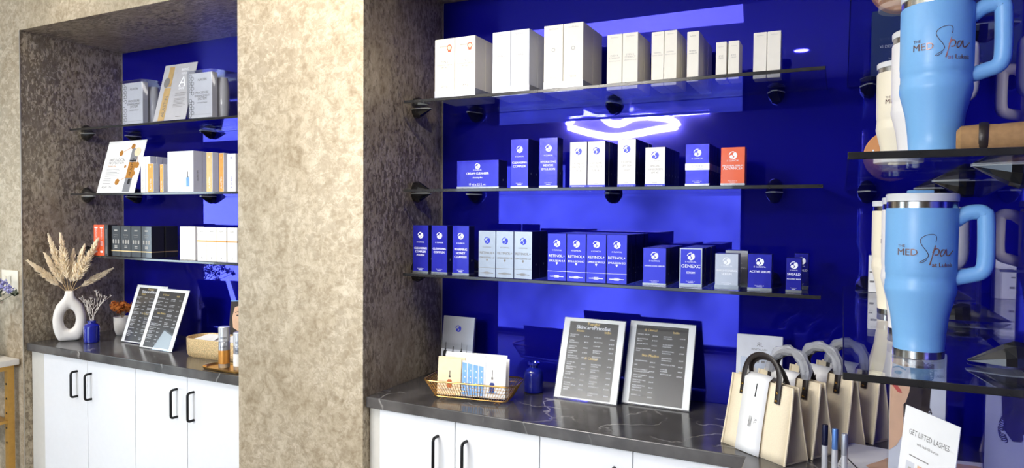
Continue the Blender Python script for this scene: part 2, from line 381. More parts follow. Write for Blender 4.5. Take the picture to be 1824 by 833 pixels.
wallbox('trim_2', XPR, XPR+0.004, YP-0.004, YP+0.006, 0.9, ZS, 'trim')
wallbox('trim_3', XL-0.001, XL+0.003, YF-0.002, YF+0.002, 0, ZS, 'trim')
# the rest of the shop, seen only in the reflections
wallbox('wall_side', 3.0, 3.2, -3.0, 1.0, 0, ZC, 'grey_wall')
wallbox('wall_side_return', XW+0.16, 3.0, 0.86, 1.0, 0, ZC, 'grey_wall')
def holed(name, axis, c0, c1, a0, a1, holes, m):
    """wall slab with rectangular openings (a range, z range)"""
    b = MB(); cuts = sorted({a0, a1} | {h[0] for h in holes} | {h[1] for h in holes})
    for i in range(len(cuts)-1):
        s0, s1 = cuts[i], cuts[i+1]; hs = [h for h in holes if h[0] <= s0+1e-6 and h[1] >= s1-1e-6]
        zs = [(0, ZC)] if not hs else [(0, hs[0][2]), (hs[0][3], ZC)]
        for z0, z1 in zs:
            if z1-z0 < 1e-4: continue
            if axis == 'x': b.box(s0, s1, c0, c1, z0, z1)
            else: b.box(c0, c1, s0, s1, z0, z1)
    return struct(b.build(name, M[m]))
holed('wall_front', 'x', -3.2, -3.0, -7.2, 3.2, [(-4.5, -1.0, 0.03, 2.3)], 'grey_wall')
holed('wall_far_left', 'y', -7.2, -7.0, -3.0, 2.0, [(-1.65, -0.55, 0.2, 2.4)], 'grey_wall')
def window(name, axis, c, a0, a1, z0, z1, nm, day):
    t = bpy.data.objects.new(name, None); COL.objects.link(t); struct(t)
    b = MB(); f = MB(); w = 0.05
    def bx(q, s0, s1, zz0, zz1, d0, d1):
        if axis == 'x': q.box(s0, s1, c+d0, c+d1, zz0, zz1)
        else: q.box(c+d0, c+d1, s0, s1, zz0, zz1)
    bx(b, a0, a1, z0, z1, -0.012, -0.004); b.build('pane', M[day], t)
    bx(f, a0, a0+w, z0, z1, 0, 0.06); bx(f, a1-w, a1, z0, z1, 0, 0.06); bx(f, a0, a1, z0, z0+w, 0, 0.06); bx(f, a0, a1, z1-w, z1, 0, 0.06)
    for k in range(1, nm):
        s = a0+(a1-a0)*k/nm; bx(f, s-w/2, s+w/2, z0, z1, 0, 0.06)
    f.build('window_frame', M['black'], t)
window('window_1', 'x', -3.12, -4.5, -1.0, 0.03, 2.3, 1, 'daylight2')
window('window_2', 'y', -7.12, -1.65, -0.55, 0.2, 2.4, 1, 'daylight')

# ------------------------------------------------------------------ lamps
def downlight(x, y, label):
    t = thing('recessed_downlight', label, 'ceiling light', (x, y, ZC), 0, 'recessed downlights')
    b = MB(); b.lathe([(0.062,-0.001),(0.085,-0.006),(0.088,0.0)], 28); b.build('trim_ring', M['white_wall'], t)
    b = MB(); b.lathe([(0.0001,-0.003),(0.06,-0.004)], 28); b.build('diffuser', M['down'], t)
def spot(x, y, z, tx, ty, tz, power, size, blend=0.6, col=(1,0.86,0.68), rad=0.04):
    l = bpy.data.lights.new('spot', 'SPOT'); l.energy = power; l.spot_size = R(size); l.spot_blend = blend; l.color = col; l.shadow_soft_size = rad
    o = bpy.data.objects.new('spot_lamp', l); COL.objects.link(o); o.location = (x, y, z)
    o.rotation_euler = (Vector((tx,ty,tz))-Vector((x,y,z))).to_track_quat('-Z', 'Y').to_euler()
def area(x, y, z, tx, ty, tz, power, sx, sy, col):
    l = bpy.data.lights.new('area', 'AREA'); l.energy = power; l.shape = 'RECTANGLE'; l.size = sx; l.size_y = sy; l.color = col
    o = bpy.data.objects.new('area_lamp', l); COL.objects.link(o); o.location = (x, y, z)
    o.rotation_euler = (Vector((tx,ty,tz))-Vector((x,y,z))).to_track_quat('-Z', 'Y').to_euler()
for x, y, lb in [(-0.36,-1.6,'round recessed ceiling downlight mirrored at the upper right of the blue panel'),
              (-3.3,1.62,'round recessed ceiling downlight over the left niche header'),
              (-1.95,1.55,'round recessed ceiling downlight over the plaster pillar'),
              (-3.2,-1.0,'added ceiling downlight farther into the room, brightening the right-hand price lists')]:  # last one added to brighten the right price lists
    downlight(x, y, lb)
spot(-3.3, 1.66, 3.05, -3.28, 1.98, 2.45, 7, 48, 0.8)
spot(-1.95, 1.30, 3.05, -1.95, 1.98, 1.7, 40, 85, 0.9)
spot(-2.05, 0.75, 3.05, -0.75, 2.3, 1.6, 42, 70, 0.8, (1,0.94,0.84), 0.08)
spot(-1.75, 0.75, 3.05, -0.75, 2.1, 0.85, 25, 52, 0.8, (1,0.96,0.90), 0.08)  # added low spot brightening the right worktop, no fixture there
spot(-3.2, -1.0, 3.05, -0.65, 2.2, 0.95, 190, 34, 0.8, (1,0.97,0.92), 0.06)  # added light for the price lists, aimed from the far downlight
spot(-0.5, 0.7, 3.05, -1.57, 2.2, 1.5, 60, 46, 0.9, (1,0.92,0.80), 0.06)  # added spot to lift the pillar's right return, has no fixture
spot(-4.0, 0.6, 3.05, -3.0, 2.2, 1.2, 34, 62, 0.8, (1,0.94,0.84), 0.08)
spot(-3.7, 0.75, 3.05, -3.1, 2.1, 0.85, 42, 50, 0.8, (1,0.96,0.90), 0.08)  # added low spot brightening the left worktop, without a fixture
spot(-5.2, 0.2, 2.6, -4.15, 1.96, 1.5, 60, 30, 1.0, (0.9,0.95,1.0), 0.15)  # added cool spot in place of daylight on the left wall
# lip-shaped neon on the opposite wall, mirrored in the blue panel
t = thing('neon_lip_light', 'white glowing lip-shaped wall light mirrored in the blue panel', 'light', (0,0,0))
LU = [(-3.131,2.73),(-3.052,2.825),(-2.96,2.869),(-2.843,2.875),(-2.739,2.857),(-2.662,2.803),(-2.585,2.738),(-2.509,2.716),(-2.434,2.718),(-2.36,2.751),(-2.275,2.782),(-2.117,2.785),(-1.962,2.764),(-1.844,2.734),(-1.774,2.69),(-1.756,2.654)]
LL = [(-3.118,2.711),(-2.998,2.671),(-2.866,2.63),(-2.672,2.582),(-2.482,2.564),(-2.296,2.58),(-2.115,2.607),(-1.96,2.629),(-1.819,2.64),(-1.762,2.654)]
def smoothline(P, n=4):
    out = []
    for i in range(len(P)-1):
        p0, p1, p2, p3 = [Vector(P[max(0, min(len(P)-1, i+k))]) for k in (-1,0,1,2)]
        for j in range(n):
            u = j/n
            out.append(0.5*((2*p1)+(p2-p0)*u+(2*p0-5*p1+4*p2-p3)*u*u+(3*p1-p0-3*p2+p3)*u**3))
    out.append(Vector(P[-1])); return out
for nm, P in (('upper_lip_tube', LU), ('lower_lip_tube', LL)):
    b = MB(); b.tube([(p.x, -2.93, p.y) for p in smoothline(P)], 0.042, 10); b.build(nm, M['neon'], t)
for x, z in ((-2.96,2.869),(-1.96,2.764),(-2.48,2.564)):
    b = MB(); b.tube([(x,-2.999,z),(x,-2.97,z)], 0.012, 8); b.build('standoff', M['black'], t)
for i, (x0, z0, x1, z1, lb) in enumerate([(-1.817,2.79,-1.396,2.80,'slim white wall light bar right of the lip light'), (-2.686,2.895,-2.294,2.885,'slim white wall light bar above the lip light')]):
    b = MB(); b.tube([(x0,-2.95,z0),(x1,-2.95,z1)], 0.02, 8); tag(b.build('light_bar', M['ledbar']), lb, 'light', 'wall light bars')

# ------------------------------------------------------------------ cabinets and worktops
TZ = 0.923; YW = 1.975
def worktop(name, polys, label, cat='worktop'):
    b = MB()
    n = len(polys); top = [(x, y, TZ) for x, y in polys]; bot = [(x, y, TZ-0.04) for x, y in polys]
    b.add(top+bot, [list(range(n)), list(range(2*n-1, n-1, -1))]+[(i+n, (i+1) % n+n, (i+1) % n, i) for i in range(n)])
    o = b.build(name, M['marble']); tag(o, label, cat)
    md = o.modifiers.new('bev', 'BEVEL'); md.width = 0.003; md.segments = 2; md.limit_method = 'ANGLE'
    return o
worktop('worktop', [(XL+0.002,YW),(XPL-0.001,YW),(XPL-0.001,YP-0.002),(XL+0.002,YP-0.002)], 'dark marble worktop in the left niche, behind the plaster pillar')
worktop('worktop', [(XPR+0.002,YW),(-0.232,YW),(-0.232,0.95),(XW-0.002,0.95),(XW-0.002,YP-0.002),(XPR+0.002,YP-0.002)], 'long dark marble worktop turning the corner under the right shelves')
def pull(parent, x, y, z0, z1, face='y'):
    """black bar pull with rounded return ends"""
    b = MB(); d = 0.032; r = 0.012; pts = [(x, y, z0)]
    P = []
    for k in range(7):
        a = PI/2*k/6; P.append((y-d+r-r*math.sin(a), z0+r-r*math.cos(a)))
    Q = [(yy, z0+z1-zz) for yy, zz in P[::-1]]
    path = [(y, z0)]+P+Q+[(y, z1)]
    if face == 'y': pts = [(x, a, c) for a, c in path]
    else: pts = [(a, x, c) for a, c in path]
    b.tube(pts, 0.0055, 10)
    return b.build('door_handle', M['black'], parent)
def cabinet(label, xs, hs, z1=TZ-0.041):
    t = thing('base_cabinet', label, 'cabinet', (0,0,0), 0, 'white base cabinets')
    b = MB(); b.box(xs[0], xs[-1], 2.012, YP-0.004, 0.1, z1); b.build('carcass', M['cabin'], t)
    b = MB(); b.box(xs[0], xs[-1], 2.06, 2.08, 0.0, 0.1); b.build('plinth', M['cab'], t)
    for i in range(len(xs)-1):
        b = MB(); b.bbox(xs[i]+0.0015, xs[i+1]-0.0015, 1.992, 2.011, 0.105, z1-0.004, 0.0015, 1)
        d = b.build('door', M['cab'], t)
        if hs[i] is not None: pull(d, hs[i], 1.992, 0.695, 0.818)
    return t
cabinet('white gloss two-door cabinet under the white vase', [-3.63,-3.272,-2.914], [-3.351,-3.240])
cabinet('white gloss two-door cabinet against the left side of the plaster pillar', [-2.914,-2.562,-2.213], [-2.628,-2.520])
cabinet('white gloss two-door cabinet under the wire brochure basket', [-1.522,-1.196,-0.874], [-1.266,-1.149])
cabinet('white gloss two-door cabinet under the two right price lists', [-0.874,-0.562,-0.236], [-0.62,-0.50])
b = MB(); b.box(XL+0.002, -3.632, 2.0, 2.02, 0.0, TZ-0.041); tag(b.build('filler_panel', M['cabin']), 'narrow pale filler strip left of the cabinets under the white vase', 'panel')
b = MB(); b.box(XPR+0.002, -1.524, 2.0, 2.02, 0.0, TZ-0.041); tag(b.build('filler_panel', M['cabin']), 'narrow pale filler strip between plaster pillar and right cabinets', 'panel')
t = thing('base_cabinet', 'white gloss cabinet under the corner return of the worktop, below the tote bags', 'cabinet', (0,0,0), 0, 'white base cabinets')
b = MB(); b.box(-0.19, XW-0.004, 0.98, 2.0, 0.1, TZ-0.041); b.build('carcass', M['cabin'], t)
b = MB(); b.box(-0.15, XW-0.004, 1.0, 1.98, 0, 0.1); b.build('plinth', M['cab'], t)
for k in range(2):
    b = MB(); b.bbox(-0.212, -0.192, 0.985+0.5*k, 0.985+0.5*k+0.497, 0.105, TZ-0.046, 0.0015, 1); b.build('door', M['cab'], t)

# ------------------------------------------------------------------ glass shelves and brackets
Z1, Z2, Z3 = 2.037, 1.6957, 1.3714
GT = 0.011
def shelf(x0, x1, y0, y1, z, label, edges, group):
    t = thing('glass_shelf', label, 'shelf', (0,0,0), 0, group)
    b = MB(); b.box(x0+0.0025, x1-0.0025, y0+0.0025, y1, z-GT, z); b.build('glass_pane', M['glass'], t)
    b = MB(); b.bbox(x0, x1, y0, y0+0.0024, z-GT, z, 0.001, 1); b.build('front_edge', M['edge'], t)
    if 'l' in edges: b = MB(); b.box(x0, x0+0.0024, y0+0.0026, y1, z-GT, z); b.build('end_edge', M['edge'], t)
    if 'r' in edges: b = MB(); b.box(x1-0.0024, x1, y0+0.0026, y1, z-GT, z); b.build('end_edge', M['edge'], t)
YS = 2.145
for z, nm in ((Z1,'top'), (Z2,'middle'), (Z3,'lowest')):
    shelf(-3.688, XPL-0.06, 2.165, YP-0.012, z, 'clear glass shelf with dark edge, %s of three in the left niche' % nm, '', 'glass shelves')
    shelf(XPR+0.045, -0.052, YS, YP-0.012, z, 'long clear glass shelf with dark edge, %s of three in the right niche' % nm, 'r', 'glass shelves')
    shelf(0.005, XW-0.012, 1.10, YP-0.012, z, 'deep clear glass side shelf with black front edge, %s of three holding tumblers' % nm if z < Z1 else 'deep clear glass side shelf at the very top right, above the tumblers', 'l', 'glass shelves')
def jaw_mesh(sign):
    """half of a beak-shaped clamp, wall at y=0, beak towards -Y; sign +1 upper, -1 lower"""
    b = MB(); secs = [(0.0, 0.026, 0.034), (0.016, 0.028, 0.036), (0.030, 0.027, 0.030), (0.076, 0.007, 0.0015)]
    A = [0, 22, 58, 90, 122, 158, 180]; n = len(A); vs = []; fs = []
    for (d, hw, hh) in secs:
        for a in A: vs.append((hw*math.cos(R(a)), -d, sign*(GT/2+0.0022)+sign*hh*math.sin(R(a))))
    for i in range(len(secs)-1):
        for k in range(n-1):
            q = (i*n+k, i*n+k+1, (i+1)*n+k+1, (i+1)*n+k); fs.append(q if sign > 0 else q[::-1])
        q = (i*n, (i+1)*n, (i+1)*n+n-1, i*n+n-1); fs.append(q if sign > 0 else q[::-1])
    m = (len(secs)-1)*n; fs.append([m+k for k in range(n)] if sign < 0 else [m+k for k in range(n)][::-1])
    fs.append([k for k in range(n)] if sign > 0 else [k for k in range(n)][::-1])
    b.add(vs, fs, 0, False); return b
BR0 = None
def bracket(x, y, z, rot, label):
    global BR0
    if BR0 is None:
        BR0 = thing('shelf_bracket', label, 'bracket', (x, y, z-GT/2), rot, 'black shelf brackets')
        jaw_mesh(1).build('upper_jaw', M['bracket'], BR0, sharp=25); jaw_mesh(-1).build('lower_jaw', M['bracket'], BR0, sharp=25)
        b = MB(); b.add([(-0.026,0,-GT/2-0.0021),(0.026,0,-GT/2-0.0021),(0.028,-0.03,-GT/2-0.0021),(0.008,-0.078,-GT/2-0.0021),(-0.008,-0.078,-GT/2-0.0021),(-0.028,-0.03,-GT/2-0.0021)]+[(-0.026,0,-GT/2-0.0003),(0.026,0,-GT/2-0.0003),(0.028,-0.03,-GT/2-0.0003),(0.008,-0.078,-GT/2-0.0003),(-0.008,-0.078,-GT/2-0.0003),(-0.028,-0.03,-GT/2-0.0003)], [(0,1,2,3,4,5)]+[(i+6,(i+1)%6+6,(i+1)%6,i) for i in range(6)]+[(11,10,9,8,7,6)]); b.build('rubber_pad', M['rubber'], BR0)
        return
    dup(BR0, (x, y, z-GT/2), label, rot)
for z, nm in ((Z1,'top'), (Z2,'middle'), (Z3,'lowest')):
    for x, w in ((-1.40,'left'), (-0.795,'middle'), (-0.212,'right')):
        bracket(x, YP, z, 0, 'black beak-shaped bracket on the blue panel, %s one under the %s right shelf' % (w, nm))
    bracket(XPR, 2.29, z, PI/2, 'black beak-shaped bracket on the plaster side holding the left end of the %s right shelf' % nm)
    for x, w in ((-3.61,'left'), (-3.005,'right')):
        bracket(x, YP, z, 0, 'black beak-shaped bracket on the left niche panel, %s one under the %s shelf' % (w, nm))
    bracket(XL, 2.285, z, PI/2, 'black beak-shaped bracket on the left niche side wall under the %s shelf' % nm)
    bracket(0.07, YP, z, 0, 'black beak-shaped bracket on the back panel under the %s side shelf' % nm)
    for y, w in ((2.24,'far'), (1.80,'middle'), (1.28,'near')):
        bracket(XW, y, z, -PI/2, 'black beak-shaped bracket on the right wall, %s one under the %s side shelf' % (w, nm))
# ------------------------------------------------------------------ boxed products
def emblem(b, cx, cz, r, y, mi=0):
    """round emblem cut by an S: comma, drop and thin crescent"""
    rot = R(-30)
    def tr(P): return [(cx+r*(a*math.cos(rot)-c*math.sin(rot)), cz+r*(a*math.sin(rot)+c*math.cos(rot))) for a, c in P]
    A = []
    for k in range(15):
        a = R(80-175*k/14); A.append((math.cos(a), math.sin(a)))
    for k in range(7):
        a = R(-80+60*k/6); A.append((0.10+0.45*math.cos(R(-90)+R(90)*k/6)*0.9, -0.55+0.45*math.sin(R(-90)+R(180)*k/6)))
    for k in range(1, 8):
        a = R(-90-180*k/7); A.append((0.12+0.42*math.cos(a)*0.75, 0.45+0.45*math.sin(a)))
    b.poly(tr(A), y, mi)
    b.poly(tr([(-0.16+0.42*math.cos(2*PI*k/18), -0.5+0.44*math.sin(2*PI*k/18)) for k in range(18)]), y, mi)
    C = [(math.cos(R(105+100*k/10)), math.sin(R(105+100*k/10))) for k in range(11)]
    D = [(0.80*math.cos(R(205-100*k/10)), 0.80*math.sin(R(205-100*k/10))) for k in range(11)]
    b.poly(tr(C+D), y, mi)

def carton(w, d, h, mat, side=None, bev=0.0012):
    b = MB(); b.bbox(-w/2, w/2, -d/2, d/2, 0, h, bev, 1)
    if side:   # printed front in its own colour, the other faces in the side colour
        for i, f in enumerate(b.f):
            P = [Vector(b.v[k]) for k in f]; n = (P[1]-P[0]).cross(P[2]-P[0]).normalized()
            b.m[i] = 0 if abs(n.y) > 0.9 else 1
    return b
def finish(t, cart, mats, parts):
    cart.build('carton', mats, t)
    for nm, b, m in parts:
        if b.v: b.build(nm, m, t)

def clinic_box(w, d, h, base, side, band, ink, emb, lines, footer=True, bandh=0.008, frame=False, midline=False, stripe=None, fullband=False):
    """carton with round emblem, product lines and a band along the foot"""
    def make(t):
        yf = -d/2-0.0004; c = carton(w, d, h, M[base], True)
        e = MB(); emblem(e, 0, h*0.79, min(0.0125, h*0.105), yf)
        g0 = MB(); g0.text('iS CLINICAL', 0, h*0.635, width=min(w*0.5,0.036), y=yf)
        p = MB(); ft = MB(); zz = h*0.50
        for k, (s, sz) in enumerate(lines):
            sz = min(sz*1.3, w*0.84/max(glyphs(s)[2], 1e-6)); p.text(s, 0, zz, size=sz, y=yf); p.text(s, 0.0003, zz, size=sz, y=yf-0.0001); zz -= sz*1.2
        if footer:
            ft.rect(-w*0.12, w*0.12, bandh+h*0.022, bandh+h*0.031, yf); ft.text('15 ml e 0.5 fl. oz.', 0, bandh+h*0.05, width=w*0.4, y=yf)
        parts = [('emblem', e, M[emb]), ('brand_text', g0, M[ink]), ('product_text', p, M[ink]), ('foot_text', ft, M[ink])]
        if band:
            q = MB(); q.box(-w/2-0.0003, w/2+0.0003, -d/2-0.0003, d/2+0.0003, 0.0004, bandh); parts.append(('foot_band', q, M[band]))
            if stripe:
                s2 = MB(); s2.text(stripe, 0, bandh*0.25, width=w*0.75, y=-d/2-0.0006); parts.append(('band_text', s2, M['inkw']))
        if midline:
            q = MB(); q.rect(-w/2, w/2, h*0.2, h*0.207, yf); q.rect(-w*0.36, w*0.36, h*0.085, h*0.1, yf)
            q.rect(-w*0.12, w*0.12, h*0.108, h*0.12, yf); q.poly([(-0.004,h*0.375),(0,h*0.34),(0.004,h*0.375),(0.0025,h*0.395),(-0.0025,h*0.395)], yf)
            parts.append(('print_lines', q, M[ink]))
        if frame:
            q = MB(); f = 0.0035
            for r in ((-w/2,-w/2+f,0,h),(w/2-f,w/2,0,h),(-w/2+f,w/2-f,h-f,h)): q.rect(*r, yf)
            parts.append(('silver_border', q, M['silver']))
        finish(t, c, [M[base], M[side]], parts)
        if bev_code: 
            q = MB(); q.text('III', 0, 0, width=0.006, y=0); q.xf(Matrix.Translation((w/2+0.0005, 0, h*0.28)) @ Matrix.Rotation(PI/2, 4, 'Z')); q.build('barcode', M['inkw'], t)
    bev_code = True
    return make

def plain_box(w, d, h, base, side, ink, head, lines, foot='', headz=0.88, seal=False, clear=False, footbar=False):
    def make(t):
        yf = -d/2-0.0004; c = carton(w, d, h, M[base], True)
        g0 = MB(); g0.text(head, 0, h*headz, width=w*0.5, y=yf); p = MB(); ft = MB()
        z = h*0.60
        for s, f in lines: p.text(s, 0, z, width=w*f, y=yf); z -= h*0.045
        if foot: ft.text(foot, 0, h*0.05 if not clear else h*0.2, width=w*0.3, y=yf)
        parts = [('brand_text', g0, M[ink]), ('product_text', p, M[ink]), ('foot_text', ft, M[ink])]
        if seal:
            q = MB(); q.ell(w*0.24, h*0.845, 0.011, 0.012, yf); q.poly([(w*0.24-0.007,h*0.8),(w*0.24-0.006,h*0.775),(w*0.24+0.006,h*0.775),(w*0.24+0.007,h*0.8)], yf); parts.append(('award_seal', q, M['orange']))
            q = MB(); q.ell(w*0.24, h*0.845, 0.0075, 0.008, yf-0.0003); parts.append(('seal_centre', q, M['peach']))
        if clear:
            q = MB(); q.box(-w/2-0.0003, w/2+0.0003, -d/2-0.0003, d/2+0.0003, 0.0005, h*0.15); parts.append(('silver_foot', q, M['silverp']))
        finish(t, c, [M[base], M[side]], parts)
    return make

FR = ['the front one','second from the front','third from the front','fourth from the front','fifth from the front']
ORD = ['front','second','third','fourth','fifth','sixth']
def rows(name, cat, make, d, z, xs, yfs, group, label):
    """copies of one carton; xs columns (left edge centre), yfs front faces from the front; label(c, r)"""
    proto = None
    for c, x in enumerate(xs):
        for r, yf in enumerate(yfs):
            jx = 0 if r == 0 else random.uniform(-0.0015, 0.0015)
            loc = (x+jx, yf+d/2, z+0.0004)
            if proto is None:
                proto = thing(name, label(c, r), cat, loc, 0, group); make(proto)
            else: dup(proto, loc, label(c, r))
def cols(x0, x1, n):  # centres of n touching boxes between x0 and x1
    w = (x1-x0)/n; return [x0+w*(i+0.5) for i in range(n)], w-0.0015
LR = ['left','right']

# --- top right shelf: pale serum cartons
xs, w = cols(-1.415, -1.236, 2)
rows('serum_box','box', plain_box(w,0.078,0.229,'cream','cream','inkgrey','skinmedica',[('T N S',0.35),('ADVANCED+ SERUM',0.75),('PM  AM',0.3)],'28.4 g',0.86,True,True), 0.078, Z1, xs, [2.190,2.270], 'ivory cartons with orange seals',
     lambda c, r: 'ivory carton with round orange seal, %s column, %s row, top right shelf' % (LR[c], ORD[r]))
xs, w = cols(-1.178, -1.026, 2)
rows('serum_box','box', plain_box(w,0.072,0.236,'greyc','greyc','inkpale','SkinMedica',[('HA5',0.36),('',0.1)],'56.7 g',0.93,False,True), 0.072, Z1, xs, [2.215,2.290], 'cool white cartons',
     lambda c, r: 'bluish white tall carton reading HA5, %s column, %s row, top right shelf' % (LR[c], ORD[r]))
xs, w = cols(-0.970, -0.820, 2)
rows('serum_box','box', plain_box(w,0.1,0.236,'cream','cream','inkpale','SkinMedica',[('o',0.2),('',0.1)],'50 ml',0.93,False,True), 0.1, Z1, xs, [2.215,2.318], 'tallest ivory cartons',
     lambda c, r: 'tallest ivory carton, %s column, %s row, third group on the top right shelf' % (LR[c], ORD[r]))
xs, w = cols(-0.750, -0.638, 2)
rows('serum_box','box', plain_box(w,0.08,0.192,'cream','cream','inkpale','SkinMedica',[('EVEN &',0.5),('CORRECT',0.7),('advanced brightening',0.8)],'',0.93), 0.08, Z1, xs, [2.262,2.345], 'medium ivory cartons',
     lambda c, r: 'medium ivory carton over the middle bracket, %s column, %s row, top right shelf' % (LR[c], ORD[r]))
xs, w = cols(-0.591, -0.504, 2)
rows('serum_box','box', plain_box(w,0.072,0.182,'cream','cream','inkpale','SkinMedica',[('DERMAL',0.6),('REPAIR CREAM',0.8)],'',0.93), 0.072, Z1, xs, [2.255,2.330], 'narrow ivory cartons right of the middle',
     lambda c, r: 'narrow ivory carton right of the middle bracket, %s column, %s row, top right shelf' % (LR[c], ORD[r]))
rows('serum_box','box', plain_box(0.038,0.08,0.162,'cream','cream','inkgrey','SkinMedica',[('RETINOL',0.6),('complex 0.5',0.7)],'PM ONLY',0.9), 0.08, Z1, [-0.446], [2.225,2.308,2.39], 'slim cartons one behind another',
     lambda c, r: 'slim ivory carton in the single file of three, %s, top right shelf' % FR[r])
rows('serum_box','box', plain_box(0.033,0.075,0.121,'cream','cream','inkpale','SkinMedica',[('EYE',0.4),('repair',0.5)],'',0.86), 0.075, Z1, [-0.3585,-0.320], [2.235], 'smallest ivory cartons',
     lambda c, r: 'smallest ivory carton on the top right shelf, %s one of the spaced pair' % LR[c])
xs, w = cols(-0.265, -0.182, 2)
rows('serum_box','box', plain_box(w,0.06,0.145,'cream','cream','inkpale','SkinMedica',[('',0.1)],'',0.92), 0.06, Z1, xs, [2.262], 'ivory cartons at the right end',
     lambda c, r: '%s one of two touching ivory cartons ending the top right shelf' % LR[c])

# --- middle right shelf
one = lambda s: (lambda c, r: s)
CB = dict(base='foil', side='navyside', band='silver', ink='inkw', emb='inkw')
def bluebox(w, d, h, lines, **k): return clinic_box(w, d, h, lines=lines, **{**CB, **k})
rows('skincare_box','box', bluebox(0.178,0.07,0.106,[('CREAM CLEANSER',0.009),('cleansing duo',0.006)]), 0.07, Z2, [-1.221], [2.185], None, one('wide low glossy blue carton at the left end of the middle right shelf'))
rows('skincare_box','box', bluebox(0.070,0.047,0.177,[('CLEANSING',0.009),('COMPLEX',0.009)]), 0.047, Z2, [-1.048], [2.185,2.234], 'tall blue cartons in file',
     lambda c, r: 'tall glossy blue carton reading COMPLEX on the middle right shelf, %s of two in file' % ORD[r])
rows('skincare_box','box', bluebox(0.070,0.05,0.177,[('HYDRATING',0.0085),('RESCUE',0.0085),('EMULSION',0.0085)]), 0.05, Z2, [-0.935], [2.185], None, one('tall glossy blue carton reading EMULSION left of the white cartons, middle right shelf'))
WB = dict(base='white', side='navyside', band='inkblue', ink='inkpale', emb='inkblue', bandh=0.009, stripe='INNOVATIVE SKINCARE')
xs, w = cols(-0.855, -0.725, 2)
rows('skincare_box','box', clinic_box(w,0.04,0.158,lines=[('EXTREME',0.008),('PROTECT',0.008),('SPF 40',0.008)],**WB), 0.04, Z2, xs, [2.185,2.227,2.269,2.311], 'white cartons with a blue foot band',
     lambda c, r: 'white blue-footed carton under the glowing lips, %s of two files, %s' % (LR[c], FR[r]))
rows('skincare_box','box', clinic_box(0.063,0.04,0.160,lines=[('ECLIPSE',0.008),('SPF 50+',0.008),('tinted',0.006)],**WB), 0.04, Z2, [-0.651], [2.185,2.227,2.269,2.311,2.353], 'tall white sunscreen cartons in single file',
     lambda c, r: 'taller white blue-footed carton in single file, %s, middle right shelf' % FR[r])
rows('skincare_box','box', clinic_box(0.067,0.042,0.130,lines=[('SPECIAL',0.007),('SUNSCREEN',0.007),('SPF 45',0.007)],**WB), 0.042, Z2, [-0.555], [2.185,2.229,2.273,2.317,2.361], 'shorter white sunscreen cartons in single file',
     lambda c, r: 'shorter white blue-footed carton in single file, %s, middle right shelf' % FR[r])
def youth(t):
    w, d, h = 0.075, 0.05, 0.135
    clinic_box(w, d, h, lines=[], **CB)(t)
    q = MB(); q.box(-w/2-0.0004, w/2+0.0004, -d/2-0.0006, d/2+0.0004, h*0.38, h*0.54); q.build('silver_sleeve', M['silverp'], t)
    q = MB(); q.text('YOUTH', 0, h*0.445, width=w*0.5, y=-d/2-0.0009); q.text('EYE COMPLEX', 0, h*0.4, width=w*0.5, y=-d/2-0.0009); q.build('sleeve_text', M['inkgrey'], t)
rows('skincare_box','box', youth, 0.05, Z2, [-0.419], [2.185,2.238,2.291,2.344], 'blue cartons with a silver sleeve',
     lambda c, r: 'dark blue carton with silver YOUTH sleeve beside the orange one, %s' % FR[r])
rows('skincare_box','box', clinic_box(0.072,0.045,0.120,'orange','orange','silver','inkw','inkw',[('PRO-HEAL SERUM',0.0085),('ADVANCE+',0.0085)]), 0.045, Z2, [-0.310], [2.185], None, one('single orange carton at the right end of the middle right shelf'))

# --- lowest right shelf
for x, ls, lb in ((-1.464,[('CLEANSING',0.0085),('COMPLEX',0.0085),('POLISH',0.0085)],'leftmost of three tall dark blue cartons at the plaster end of the lowest right shelf'),
                  (-1.3785,[('CLEANSING',0.0085),('COMPLEX',0.0085)],'middle of three tall dark blue cartons at the plaster end of the lowest right shelf'),
                  (-1.284,[('WARMING',0.009),('HONEY',0.009),('CLEANSER',0.009)],'brightest of three tall blue cartons, beside the silver ones on the lowest right shelf')):
    rows('skincare_box','box', bluebox(0.072,0.042,0.186,ls), 0.042, Z3, [x], [2.172], 'tall blue cleanser cartons', one(lb))
xs, w = cols(-1.197, -0.979, 3)
rows('skincare_box','box', clinic_box(w,0.066,0.170,'silver','navyside',None,'inkgrey','inkblue',[('RETINOL+',0.011),('EMULSION 1.0',0.008)],midline=True), 0.066, Z3, xs, [2.152,2.220], 'silver retinol cartons',
     lambda c, r: 'silver carton reading RETINOL+, %s column, %s row, lowest right shelf' % (['left','middle','right'][c], ORD[r]))
xs, w = cols(-0.925, -0.637, 4)
rows('skincare_box','box', bluebox(w,0.05,0.165,[('RETINOL+',0.011),('EMULSION 0.3',0.0085)],midline=True,band=None), 0.05, Z3, xs, [2.160,2.213,2.266,2.319,2.372], 'blue retinol cartons',
     lambda c, r: 'blue carton reading RETINOL+, %s column from the left, %s row, lowest right shelf' % (['first','second','third','fourth'][c], ORD[r]))
rows('skincare_box','box', bluebox(0.077,0.06,0.124,[('HYDRA-COOL SERUM',0.0075)]), 0.06, Z3, [-0.5505], [2.178,2.242,2.306,2.370], 'hydra-cool cartons in file',
     lambda c, r: 'blue carton reading HYDRA-COOL on the lowest right shelf, %s' % FR[r])
rows('skincare_box','box', bluebox(0.071,0.05,0.126,[('GENEXC',0.013),('SERUM',0.007)],frame=True,bandh=0.012), 0.05, Z3, [-0.4335], [2.180,2.233,2.286,2.339,2.392], 'silver-bordered blue cartons in file',
     lambda c, r: 'silver-bordered blue carton reading GENEXC on the lowest right shelf, %s' % FR[r])
SB = dict(base='silverp', side='navyside', band='silver', ink='inkw', emb='inkw', bandh=0.014)
